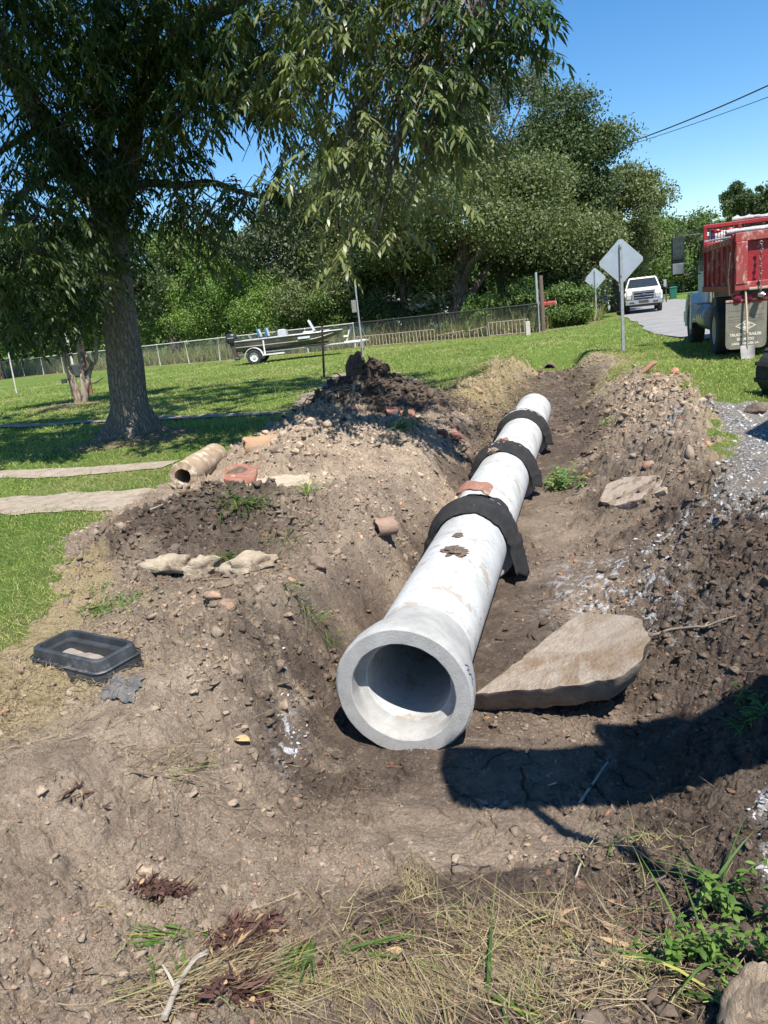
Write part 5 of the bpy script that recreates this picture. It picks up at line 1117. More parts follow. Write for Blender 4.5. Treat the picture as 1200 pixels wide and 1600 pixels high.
m = MB(); m.box((0, 0, .27), (.20, .20, .64)); o = m.build('concrete_post', M('post_concrete', (.52, .48, .40), (.40, .36, .29), .9, 0, 8, .006), None, bevel=.02); o.location = (*un(825, 524)[:2], 0); tag(o, 'short pale concrete post at the right end of the iron picket fence', 'post')
def pole(name, px, py, D, top_py, r0_, r1_, mat, label, cat, lean=(0, 0), seg=12, extra=None):
    b = und(px, py, D); b.z = gz(b.x, b.y, False) if D < 80 else 0; H = und(px, top_py, D).z-b.z; m = MB()
    P = [Vector((lean[0]*k/6+r0_*.3*mnoise.noise(Vector((k, px, 0))), lean[1]*k/6, -.2+(H+.2)*k/6)) for k in range(7)]; m.tube(P, [r0_+(r1_-r0_)*k/6 for k in range(7)], seg)
    if extra:
        r = thing(name, label, cat, b); m.build('pole', mat, r, smooth=50); extra(r, H); return r
    o = m.build(name, mat, None, smooth=50); o.location = b; return tag(o, label, cat)
WOODP = M('pole_wood', (.26, .19, .14), (.18, .13, .10), .9, 0, 5, .01, 30, st=(6, 6, .8))
def xarm(r, H, w=1.1):
    m = MB(); m.box((0, 0, H-.35), (2*w, .10, .12)); m.build('crossarm', WOODP, r, bevel=.01)
    for s in (-1, -.35, .35, 1):
        m = MB(); m.lathe([(.03, 0), (.05, .03), (.035, .06), (.05, .09), (.02, .13)], (s*w*.92, 0, H-.29), seg=10); m.build('insulator', M('insulator_glaze', (.35, .34, .33), None, .3), r, smooth=50)
pole('utility_pole', 849, 515, 34.8, 430, .11, .09, M('pole_wood_dark', (.17, .12, .09), (.11, .08, .06), .9, 0, 5, .01, 30, st=(6, 6, .8)), 'brown wooden pole by the red mailbox, its top lost in the oak leaves', 'utility pole')
pole('metal_pole', 842, 517, 34.4, 425, .06, .055, GALV, 'slim grey metal pole standing against the brown utility pole', 'pole')
pole('utility_pole', 925, 470, 52, 205, .16, .12, WOODP, 'wooden utility pole hidden in the oak crowns, carrying the wires', 'utility pole', extra=xarm)
pole('utility_pole', 1009, 468, 92, 396, .15, .11, M('pale_pole_wood', (.42, .36, .29), (.32, .26, .21), .9), 'thin pale utility pole rising behind the white truck', 'utility pole', extra=lambda r, H: xarm(r, H, .6))
pole('utility_pole', 1068, 462, 95, 405, .16, .12, WOODP, 'thin brown utility pole right of the far green bin', 'utility pole', extra=lambda r, H: xarm(r, H, .6))
def wire(A, B, sag, label, r=.014):
    P = [A.lerp(B, i/24)+Vector((0, 0, -sag*4*(i/24)*(1-i/24))) for i in range(25)]; m = MB(); m.tube(P, r, 5); tag(m.build('power_line', M('wire_black', (.02, .02, .02)), None, smooth=60), label, 'power line')
PR_ = Vector((25.5, 27.0, 0))
m = MB(); m.tube([(0, 0, -.2), (0, 0, 11.5)], [.17, .13], 12); r = thing('utility_pole', 'wooden utility pole beyond the right edge, carrying the wires', 'utility pole', PR_); m.build('pole', WOODP, r, smooth=50); xarm(r, 11.5)
TL = und(925, 205, 52); wire(und(952, 233, 52), PR_+Vector((-.9, 0, 11.25)), .55, 'upper thick black cable crossing the sky at right', .035)
wire(und(952, 236, 52), PR_+Vector((.2, 0, 10.2)), .35, 'lower thin black cable crossing the sky at right', .018)
wire(und(1009, 399, 92), und(1150, 330, 70), .2, 'thin line running up right from the pale pole behind the white truck', .02)
SIGNB = M('sign_back', (.40, .45, .50), (.34, .385, .43), .5, .25, 3)
def road_sign(px, py, D, size, topz, label, fy):
    b = und(px, py, D); b.z = gz(b.x, b.y, False); r = thing('road_sign', label, 'road sign', b, radians(-14)); a = size/2
    m = MB(); poly = []
    for k in range(4):   # rounded diamond
        for q in (-12, 12): th = radians(90*k+q*.4); rr = a*(1-.02*(abs(q) > 0)); poly.append((rr*cos(th), rr*sin(th)))
    m.prism(poly, (0, .004, 0), (0, .035, topz-a)); m.build('sign_plate', SIGNB, r)
    m = MB(); m.prism(poly, (0, .003, 0), (0, .0395, topz-a)); m.build('sign_face', M('sign_yellow', (.75, .42, .02), None, .5), r)
    m = MB(); H = topz-.12
    m.prism([(-.04, 0), (-.04, .012), (-.018, .012), (-.018, -.022), (.018, -.022), (.018, .012), (.04, .012), (.04, 0), (.028, 0), (.028, -.034), (-.028, -.034), (-.028, 0)], (0, 0, H+.3), (0, .012, -.3), (1, 0, 0), (0, 1, 0)); m.build('post', GALV, r)
    for z in (topz-a-.33, topz-a+.33):
        m = MB(); m.lathe([(.012, 0), (.012, .02), (.006, .024)], (0, -.025, z), (0, -1, 0), 6); m.build('bolt', GALV, r)
    return r
road_sign(974, 549, 18.7, 1.04, 2.68, 'nearer grey back of a diamond road sign on a metal post by the spoil bank', None)
road_sign(932, 500, 39.5, 1.06, 2.65, 'farther grey back of a diamond road sign, above the parked car', None)
o = pole('metal_pole', 568, 560, 29.4, 440, .032, .03, GALV, 'tall thin metal pole standing behind the high dark heap', 'pole', extra=lambda r, H: MB().box((-.14, 0, 2.0), (.18, .12, .46)).build('box', M('grey_board', (.24, .23, .21), (.16, .15, .13), .9), r, bevel=.01))
m = MB(); m.prism([(-.03, -.03), (.03, -.03), (.03, -.015), (-.015, -.015), (-.015, .03), (-.03, .03)], (.16, 0, 1.75), (0, 0, -.3), (1, 0, 0), (0, 1, 0)); o = m.build('stake', M('rust_dark', (.05, .035, .028), (.09, .05, .035), .8, .2), None); p = un(505, 592); o.location = (p.x, p.y, 0); tag(o, 'dark rusty steel stake in the lawn left of the high dark heap', 'stake')
pole('metal_pole', 26, 615, 33, 548, .03, .03, PEW, 'slim whitish pole in the lawn at the far left', 'pole', lean=(.06, 0))
def lightbox():
    b = und(117, 606, 26.5); b.z = 0; r = thing('utility_pedestal', 'dark utility box on a pipe frame behind the small multi stemmed tree', 'utility box', b)
    m = MB(); m.box((.10, 0, .85), (.50, .22, .46)); m.build('box', M('box_green', (.035, .05, .045), (.06, .07, .065), .6), r, bevel=.02); m = MB(); m.box((.10, -.12, .86), (.40, .02, .36)); m.build('door', M('box_green2', (.05, .065, .06), None, .6), r, bevel=.006)
    for x in (-.14, .34): MB().tube([(x, 0, -.1), (x, 0, 1.1)], .03, 8).build('leg', DARKM, r, smooth=50)
    m = MB(); m.tube([(.1, 0, 1.08), (.1, 0, 3.4)], .045, 10); m.build('riser_pipe', PEW, r, smooth=50)
    m = MB(); m.box((-.32, 0, .55), (.16, .14, .16)); m.tube([(-.32, 0, .55), (-.14, 0, .6)], .02, 6); m.build('junction_box', DARKM, r, bevel=.01)
    m = MB(); m.box((.42, .25, .9), (.14, .14, 1.9)); m.build('wooden_post', M('red_wood', (.28, .11, .06), (.20, .09, .06), .9, 0, 6), r, bevel=.01)
lightbox()
def mailbox(px, py, D, body, lid, post, label, s=1.0):
    b = und(px, py, D); b.z = 0; r = thing('mailbox', label, 'mailbox', b, radians(-20)); m = MB(); n = 10
    secs = [[(.09*s*cos(pi*k/n), y, 1.12*s+.10*s+.09*s*sin(pi*k/n)) for k in range(n+1)]+[(-.09*s, y, 1.12*s), (.09*s, y, 1.12*s)] for y in (-.26*s, .26*s)]
    m.loft(secs); m.build('box', body, r, smooth=40); m = MB(); m.box((0, -.27*s, 1.21*s), (.17*s, .015, .17*s)); m.build('door', lid, r, bevel=.004)
    m = MB(); m.box((0, 0, .55*s), (.10*s, .10*s, 1.2*s)); m.build('post', post, r, bevel=.01)
    m = MB(); m.box((.10*s, .05, 1.34*s), (.01, .03, .14)); m.box((.10*s, .09, 1.39*s), (.01, .1, .05)); m.build('flag', M('flag_red', (.5, .03, .02), None, .5), r); return r
REDP = M('red_post', (.38, .03, .025), (.28, .03, .03), .6); WHP = M('white_paint', (.72, .72, .70), (.62, .61, .58), .5)
r = mailbox(856, 489, 36, REDP, WHP, REDP, 'red and white mailbox on a red post right of the brown utility pole', 1.0); r.rotation_euler = (0, 0, radians(75)); r.scale = (1.1, 1.5, 1.0)
mailbox(917, 478, 60, WHP, WHP, WHP, 'small white mailbox left of the parked dark car')
mailbox(1041, 477, 60, DARKM, DARKM, DARKM, 'small black mailbox left of the farther green bin')
BINM = M('bin_green', (.01, .16, .10), (.015, .12, .08), .5)
def wbin(px, py, D, label, rz=0):
    b = und(px, py, D); b.z = 0; r = thing('wheelie_bin', label, 'trash bin', b, rz, 'green wheelie bins along the road')
    m = MB(); m.loft([[(x*.24, y*.26, .12) for x, y in ((-1, -1), (1, -1), (1, 1), (-1, 1))], [(x*.31, y*.36, 1.0) for x, y in ((-1, -1), (1, -1), (1, 1), (-1, 1))]]); m.build('body', BINM, r, bevel=.04)
    m = MB(); m.loft([[(x*.34, y*.40+.01, 1.0) for x, y in ((-1, -1), (1, -1), (1, 1), (-1, 1))], [(x*.33, y*.39, 1.05) for x, y in ((-1, -1), (1, -1), (1, 1), (-1, 1))], [(x*.2, y*.28, 1.10) for x, y in ((-1, -1), (1, -1), (1, 1), (-1, 1))]]); m.build('lid', BINM, r, bevel=.01)
    for x in (-.27, .27): MB().lathe([(.10, -.03), (.12, 0), (.10, .03)], (x, .28, .12), (1, 0, 0), 16).build('wheel', BLACKM, r, smooth=40)
    MB().tube([(-.25, .40, .96), (-.25, .46, .96), (.25, .46, .96), (.25, .40, .96)], .018, 6).build('handle', BINM, r)
wbin(941, 482, 58, 'green wheelie bin beside the dark parked car and white trailer', .3)
wbin(1052, 473, 66, 'green wheelie bin by the thin brown pole left of the red truck', -.3)
# white trailer and parked car far down the street, house behind the oak
def far_trailer():
    b = und(938, 472, 72); b.z = 0; r = thing('box_trailer', 'white box trailer behind the parked dark car far down the street', 'trailer', b, radians(-16))
    m = MB(); m.box((0, 3, 1.55), (2.2, 5, 2.0)); m.build('body', WHP, r, bevel=.06); m = MB(); m.box((-1.12, 1.5, 1.3), (.03, .8, 1.5)); m.box((0, .47, 1.5), (1.9, .03, 1.7)); m.build('door', M('white_door', (.62, .63, .62), None, .5), r, bevel=.005)
    for x in (-1.0, 1.0):
        for y in (2.6, 3.5): MB().lathe([(.2, -.1), (.36, -.09), (.36, .09), (.2, .1)], (x, y, .36), (1, 0, 0), 20).build('wheel', BLACKM, r, smooth=40)
far_trailer()
GLASSM = M('car_glass', (.02, .025, .03), (.03, .035, .04), .08, 0, 4, spec=.8)
CHROME = M('chrome', (.62, .62, .63), (.5, .5, .5), .22, .9, 8)
def tyre(r, x, y, R, w, rim, name='wheel', hub=None):
    wh = MB(); wh.lathe([(R*.58, -w/2), (R*.93, -w/2), (R, -w*.36), (R, w*.36), (R*.93, w/2), (R*.58, w/2)], seg=36, closed=True); o = wh.build(name, BLACKM, r, smooth=40); o.location = (x, y, R); o.rotation_euler = (0, radians(90), 0)
    m = MB(); sg = 1 if x > 0 else -1
    m.lathe([(.01, sg*w*.30), (R*.2, sg*w*.36), (R*.22, sg*w*.20), (R*.5, sg*w*.12), (R*.57, sg*w*.42), (R*.6, sg*w*.46), (R*.6, -sg*w*.3), (.01, -sg*w*.3)], seg=36); 
    for k in range(8): a = 2*pi*k/8; m.lathe([(R*.035, 0), (R*.035, .03)], (R*.14*cos(a), R*.14*sin(a), sg*w*.34), (0, 0, sg), 8)
    m.build('rim', rim, o, smooth=40); return o
def far_car():
    b = und(930, 485, 57); b.z = 0; r = thing('parked_car', 'small dark parked car by the green bin, seen from the front', 'car', b, radians(164)); P = M('dark_car_paint', (.02, .022, .028), (.03, .032, .04), .25)
    prof = [(-2.1, .35), (-2.15, .8), (-1.5, .95), (-.9, 1.42), (.5, 1.45), (1.2, .98), (2.0, .82), (2.1, .4)]
    m = MB(); m.prism(prof, (1.7, 0, 0), (-.85, 0, 0), (0, 1, 0), (0, 0, 1)); m.build('body', P, r, bevel=.07)
    m = MB(); m.prism([(.55, 1.40), (1.15, 1.02), (1.19, 1.02), (.62, 1.42)], (1.4, 0, 0), (-.7, 0.02, .02), (0, 1, 0), (0, 0, 1)); m.build('windshield', GLASSM, r)
    for x in (-.6, .6): MB().box((x, 2.1, .68), (.34, .06, .14)).build('headlight', CHROME, r, bevel=.02)
    MB().box((0, 2.1, .55), (.7, .05, .18)).build('grille', CHROME, r, bevel=.01)
    for x in (-.78, .78):
        for y in (-1.35, 1.35): tyre(r, x, y, .32, .2, CHROME)
far_car()
def house():
    b = und(640, 480, 66); b.z = 0; r = thing('house', 'low white house glimpsed through the dark gaps under the big oak', 'house', b, radians(20)); W = M('white_siding', (.72, .73, .74), (.62, .64, .66), .8)
    MB().box((0, 0, 1.25), (9, 7, 2.5)).build('wall', W, r, bevel=.02)
    m = MB(); m.prism([(-4.0, 2.52), (0, 3.3), (4.0, 2.52), (4.0, 2.42), (-4.0, 2.42)], (9.8, 0, 0), (-4.9, 0, 0), (0, 1, 0), (0, 0, 1)); m.build('roof', M('shingle', (.16, .15, .14), (.22, .2, .19), .9, 0, 9), r)
    for x in (-3.2, -1.5, 2.4, 3.7):
        f = MB().box((x, -3.53, 1.6), (1.2, .08, 1.1)).build('window', WHP, r, bevel=.01); MB().box((x, -3.58, 1.6), (1.0, .03, .9)).build('pane', GLASSM, f)
    d = MB().box((.6, -3.53, 1.05), (1.0, .08, 2.1)).build('door', M('house_door', (.2, .3, .32), None, .6), r, bevel=.01); MB().rock((.95, -3.6, 1.05), (.04, .04, .04), 1, 0).build('handle', CHROME, d)
house()

# ------------------------------------------------------------------ boat on trailer
def boat():
    D = 35.6; st = und(374, 545, D); o = Vector((st.x, D, 0)); k = FPX/D
    HU = M('hull_brown', (.075, .065, .05), (.12, .105, .085), .45, .2, 4, spots=((.20, .18, .15), 4, .58, .7)); AL_ = M('aluminium', (.55, .55, .54), (.42, .42, .41), .4, .7, 8)
    r = thing('motor_boat', 'brown aluminium fishing boat with black outboard motor, resting on a trailer', 'boat', (o.x, o.y, .62), radians(-3)); B = r
    sec = []; n = 12; L = 4.95
    for i in range(n+1):
        u = i/n; x = L*u; hw = .82*(1-max(0, (u-.55)/.45)**2.2*.62); bw = .62*(1-max(0, (u-.5)/.5)**2*.75); zb = .0+max(0, (u-.62)/.38)**1.8*.40; zt = .46+.02*u; zc = zb+.17*(1-max(0, (u-.6)/.4)*.4)
        sec.append([(x, -bw, zb), (x, -hw*.93, zc), (x, -hw, zt), (x, -hw+.05, zt), (x, -hw*.93+.06, zc+.02), (x, -bw+.05, zb+.06), (x, bw-.05, zb+.06), (x, hw*.93-.06, zc+.02), (x, hw-.05, zt), (x, hw, zt), (x, hw*.93, zc), (x, bw, zb)])
    m = MB(); m.loft(sec); m.build('hull', HU, B, smooth=30)
    for s in (-1, 1):
        P = [Vector((q[2][0], s*abs(q[2][1]), q[2][2]+.01)) for q in sec]; MB().tube(P, .028, 8).build('gunwale', AL_, B, smooth=50)
        P = [Vector((q[1][0], s*(abs(q[1][1])+.012), q[1][2]+.03)) for q in sec[:-1]]; MB().tube(P, .018, 6).build('spray_rail', AL_, B, smooth=50)
    MB().box((4.55, 0, .47), (.75, .62, .03)).build('bow_deck', AL_, B, bevel=.01)
    # motor
    m = MB(); m.loft([[(-.30+dx*.26*s, dy*.17*s, z) for dx, dy in [(cos(a), sin(a)) for a in np.linspace(0, 2*pi, 16, endpoint=False)]] for z, s in ((.40, .80), (.46, 1), (.70, 1.05), (.80, .92), (.86, .6))]); mo = m.build('outboard_motor', M('cowl_black', (.02, .02, .022), (.035, .036, .04), .35), B, smooth=50)
    m = MB(); m.box((-.26, 0, .12), (.20, .12, .70), Matrix.Rotation(radians(-12), 3, 'Y')); m.box((-.30, 0, -.22), (.34, .03, .03)); m.build('shaft_leg', DARKM, mo, bevel=.02)
    m = MB(); m.lathe([(.01, -.20), (.05, -.12), (.055, .05), (.02, .10)], (-.20, 0, -.33), (-1, 0, 0), 12); m.build('gearcase', DARKM, mo, smooth=50)
    m = MB()
    for q in range(3): a = 2*pi*q/3; m.box((-.33, .09*cos(a), -.33+.09*sin(a)), (.02, .07, .12), Matrix.Rotation(a, 3, 'X'))
    m.build('propeller', CHROME, mo, bevel=.005)
    m = MB(); m.box((-.31, -.178, .66), (.30, .01, .05)); m.build('cowl_stripe', AL_, mo)
    m = MB(); m.box((-.05, 0, .36), (.12, .36, .40)); m.build('transom_bracket', DARKM, B, bevel=.02)
    WH = M('seat_white', (.62, .64, .66), (.5, .52, .54), .6); BL = M('seat_blue', (.03, .17, .32), (.04, .13, .26), .6)
    for x, a in ((1.05, -14), (1.42, -10)):
        rt = Matrix.Rotation(radians(a), 3, 'Y'); s_ = MB().box((x, -.1, .72), (.10, .42, .44), rt).build('seat', BL, B, bevel=.04); MB().box((x+.06, -.1, .73), (.05, .30, .36), rt).build('cushion', WH, s_, bevel=.02); MB().tube([(x, -.1, .1), (x, -.1, .5)], .04, 8).build('pedestal', AL_, s_)
    cs = MB().box((2.12, .1, .60), (.48, .6, .40), None, (.72, .9)).build('console', M('console_grey', (.50, .51, .50), (.40, .41, .40), .7), B, bevel=.03)
    MB().box((2.25, .1, .86), (.03, .5, .18), Matrix.Rotation(radians(-25), 3, 'Y')).build('windscreen', GLASSM, cs, bevel=.004)
    m = MB(); m.lathe([(.13, 0), (.15, .012), (.13, .024), (.12, .012)], (1.86, .1, .78), (-1, 0, .4), 20, closed=True); m.build('steering_wheel', DARKM, cs, smooth=50)
    MB().box((3.35, 0, .52), (.50, .5, .12)).build('bow_seat', WH, B, bevel=.03)
    MB().box((3.52, 0, .80), (.09, .42, .56), Matrix.Rotation(radians(-24), 3, 'Y')).build('bow_backrest', WH, B, bevel=.03)
    MB().box((4.1, .1, .52), (.45, .2, .09)).build('trolling_motor', M('grey_plastic', (.3, .3, .3), (.2, .2, .2), .6), B, bevel=.03)
    MB().box((.55, .25, .58), (.07, .3, .26), Matrix.Rotation(radians(-30), 3, 'Y')).build('boarding_step', AL_, B, bevel=.01)
    MB().box((3.2, -.815, .33), (.55, .012, .10), Matrix.Rotation(radians(3), 3, 'Z')).build('number_decal', WH, B)
    # trailer
    T = thing('boat_trailer', 'galvanised boat trailer with white mudguard and tongue, under the brown boat', 'trailer', (o.x, o.y, 0), radians(-3))
    for s in (-1, 1):
        MB().tube([(.05, s*.60, .50), (3.1, s*.60, .50), (5.0, s*.10, .47), (5.9, 0, .46)], .045, 6).build('frame_rail', GALV, T, smooth=40)
        w = tyre(T, .85, s*.98, .335, .20, WHP); w.location = (.85, s*.98, .335); w.rotation_euler = (radians(90) if s < 0 else radians(90), 0, 0)
        for ch in w.children:
            if s > 0: ch.rotation_euler = (radians(180), 0, 0)
        m = MB(); secs = []
        for k in range(13):
            a = pi*k/12; secs.append([(.85+.43*cos(a), s*.86, .335+.43*sin(a)), (.85+.43*cos(a), s*1.10, .335+.43*sin(a)), (.85+.405*cos(a), s*1.10, .335+.405*sin(a)), (.85+.405*cos(a), s*.86, .335+.405*sin(a))])
        m.loft(secs); m.box((1.75, s*.98, .385), (1.0, .24, .05)); m.build('mudguard', WHP, T, smooth=40)
        MB().box((1.35, s*.95, .72), (.06, .05, .62)).build('guide_post', WHP, T, bevel=.008)
        MB().tube([(.2, s*.4, .6), (4.2, s*.25, .62)], .035, 6).build('bunk', M('bunk_carpet', (.07, .065, .06), None, .95), T)
    MB().tube([(.85, -.95, .34), (.85, .95, .34)], .04, 8).build('axle', DARKM, T)
    for x in (.3, 2.2, 3.2): MB().tube([(x, -.6, .5), (x, .6, .5)], .035, 6).build('crossmember', GALV, T)
    MB().box((5.45, 0, .52), (1.0, .10, .07)).build('tongue', WHP, T, bevel=.01)
    MB().tube([(5.05, 0, .5), (5.25, 0, 1.05)], .03, 8).build('winch_post', WHP, T); MB().box((5.05, 0, .78), (.22, .12, .08)).build('winch', WHP, T, bevel=.01)
    j = MB().tube([(5.75, .1, .10), (5.75, .1, .75)], .028, 8).build('jack', DARKM, T); MB().lathe([(.08, -.02), (.09, 0), (.08, .02)], (5.75, .1, .09), (0, 1, 0), 14).build('jack_wheel', BLACKM, j)
    MB().box((6.0, 0, .50), (.22, .09, .08)).build('coupler', GALV, T, bevel=.02)
    for s in (-1, 1): MB().box((.0, s*.75, .52), (.05, .14, .09)).build('tail_light', M('lens_red', (.35, .02, .015), None, .3), T, bevel=.01)
boat()

# ------------------------------------------------------------------ white pickup facing the camera
def pickup():
    b = un(1006, 490); W = M('pickup_white', (.78, .79, .79), (.70, .71, .71), .25); r = thing('pickup_truck', 'white heavy pickup truck with chrome grille and bumper, facing the camera on the road', 'truck', (b.x, b.y, .03), radians(161))
    # y forward, front bumper at y=0
    def P(poly, x0, x1, name, mat, par=None, bev=.05): m = MB(); m.prism(poly, (x1-x0, 0, 0), (x0, 0, 0), (0, 1, 0), (0, 0, 1)); return m.build(name, mat, par or r, bevel=bev)
    m = MB(); secs = []
    for y, hw, z0, z1, cr_ in ((-.12, .86, .78, 1.20, .10), (-.35, .93, .72, 1.27, .08), (-1.0, .97, .70, 1.33, .06), (-1.55, .98, .70, 1.38, .06)): secs.append([(-hw, y, z0), (-hw, y, z1-.16), (-hw+cr_, y, z1-.05), (-.45, y, z1), (.45, y, z1), (hw-cr_, y, z1-.05), (hw, y, z1-.16), (hw, y, z0)])
    m.loft(secs); m.build('hood', W, r, bevel=.02, smooth=40)
    P([(-1.5, .62), (-1.5, 1.36), (-3.3, 1.36), (-3.3, .62)], -.98, .98, 'cab_body', W)
    m = MB(); m.loft([[(-.95, -1.6, 1.36), (.95, -1.6, 1.36), (.95, -3.25, 1.36), (-.95, -3.25, 1.36)], [(-.76, -2.25, 1.92), (.76, -2.25, 1.92), (.76, -3.15, 1.92), (-.76, -3.15, 1.92)], [(-.70, -2.35, 1.96), (.70, -2.35, 1.96), (.70, -3.1, 1.96), (-.70, -3.1, 1.96)]]); cab = m.build('cab_roof', W, r, bevel=.03)
    m = MB(); m.loft([[(-.86, -1.66, 1.40), (.86, -1.66, 1.40), (.70, -2.20, 1.86), (-.70, -2.20, 1.86)], [(-.86, -1.62, 1.42), (.86, -1.62, 1.42), (.70, -2.16, 1.885), (-.70, -2.16, 1.885)]]); m.build('windshield', GLASSM, r)
    for s in (-1, 1): m = MB(); m.loft([[(s*.945, -1.9, 1.42), (s*.945, -3.1, 1.42), (s*.80, -3.05, 1.84), (s*.80, -2.35, 1.84)], [(s*.96, -1.9, 1.42), (s*.96, -3.1, 1.42), (s*.815, -3.05, 1.84), (s*.815, -2.35, 1.84)]]); m.build('side_window', GLASSM, r)
    g = MB().box((0, -.06, 1.0), (1.12, .12, .46)).build('grille', M('grille_black', (.02, .02, .02), None, .5), r, bevel=.03)
    for z in (.86, 1.00, 1.14): MB().box((0, .01, z), (1.06, .05, .036)).build('grille_bar', CHROME, g, bevel=.015)
    m = MB(); m.prism([(-.60, -.26), (-.62, .24), (.62, .24), (.60, -.26), (.52, -.22), (.53, .18), (-.53, .18), (-.52, -.22)], (0, .06, 0), (0, -.02, 1.0)); m.build('grille_surround', CHROME, g, bevel=.012)
    m = MB(); m.lathe([(.10, 0), (.10, .02), (.08, .03)], (0, .03, 1.0), (0, 1, 0), 20)
    for v in m.bm.verts: v.co.x *= 1.5; v.co.z = 1.0+(v.co.z-1.0)*.6
    m.build('badge', M('badge_blue', (.05, .08, .18), None, .4), g, smooth=40)
    for s in (-1, 1):
        h = MB().box((s*.77, -.08, .92), (.30, .14, .24)).build('headlight', M('lamp_glass', (.55, .56, .56), (.45, .46, .47), .15, .3), r, bevel=.03); MB().box((s*.90, -.12, .95), (.10, .16, .20)).build('indicator', M('lens_amber', (.75, .26, .03), None, .3), h, bevel=.02)
        mi = MB().box((s*1.22, -1.95, 1.48), (.16, .08, .40)).build('mirror', M('mirror_shell', (.30, .31, .31), None, .5), r, bevel=.03); MB().tube([(s*.95, -1.9, 1.40), (s*1.2, -1.95, 1.42)], .02, 6).build('arm', DARKM, mi)
        f = P([(-.22, .62), (-.25, 1.02), (-.6, 1.16), (-1.35, 1.12), (-1.5, .72), (-1.42, .62), (-1.28, .86), (-1.05, .95), (-.75, .95), (-.52, .84), (-.42, .62)], s*.88-.12, s*.88+.12, 'fender', W, bev=.03)
        tyre(r, s*.86, -.9, .40, .26, CHROME); tyre(r, s*.86, -4.6, .40, .26, CHROME); tyre(r, s*1.06, -4.6, .40, .22, CHROME)
    b_ = MB().box((0, .06, .62), (1.98, .22, .26)).build('bumper', CHROME, r, bevel=.05); MB().box((0, .175, .64), (.52, .02, .16)).build('number_plate_recess', DARKM, b_, bevel=.01)
    for s in (-1, 1): MB().box((s*.62, .175, .60), (.26, .02, .10)).build('fog_lamp', DARKM, b_, bevel=.01)
    MB().box((0, .02, .43), (1.5, .12, .12)).build('air_dam', DARKM, r, bevel=.02)
    MB().box((0, -2.5, .50), (.9, 4.6, .16)).build('chassis', DARKM, r, bevel=.02)
    MB().box((0, -4.9, .95), (2.25, 3.1, .14)).build('flatbed', DARKM, r, bevel=.02)
    for s in (-1, 1): MB().box((s*1.12, -4.7, .62), (.22, 1.2, .5)).build('tool_box', DARKM, r, bevel=.02)
    MB().box((0, -3.42, 1.45), (1.9, .06, .9)).build('headache_rack', DARKM, r, bevel=.01)
    for x in (-.5, -.25, 0, .25, .5): MB().box((x, -2.4, 1.975), (.10, .05, .03)).build('marker_light', _mc['lens_amber'], r, bevel=.008)
pickup()

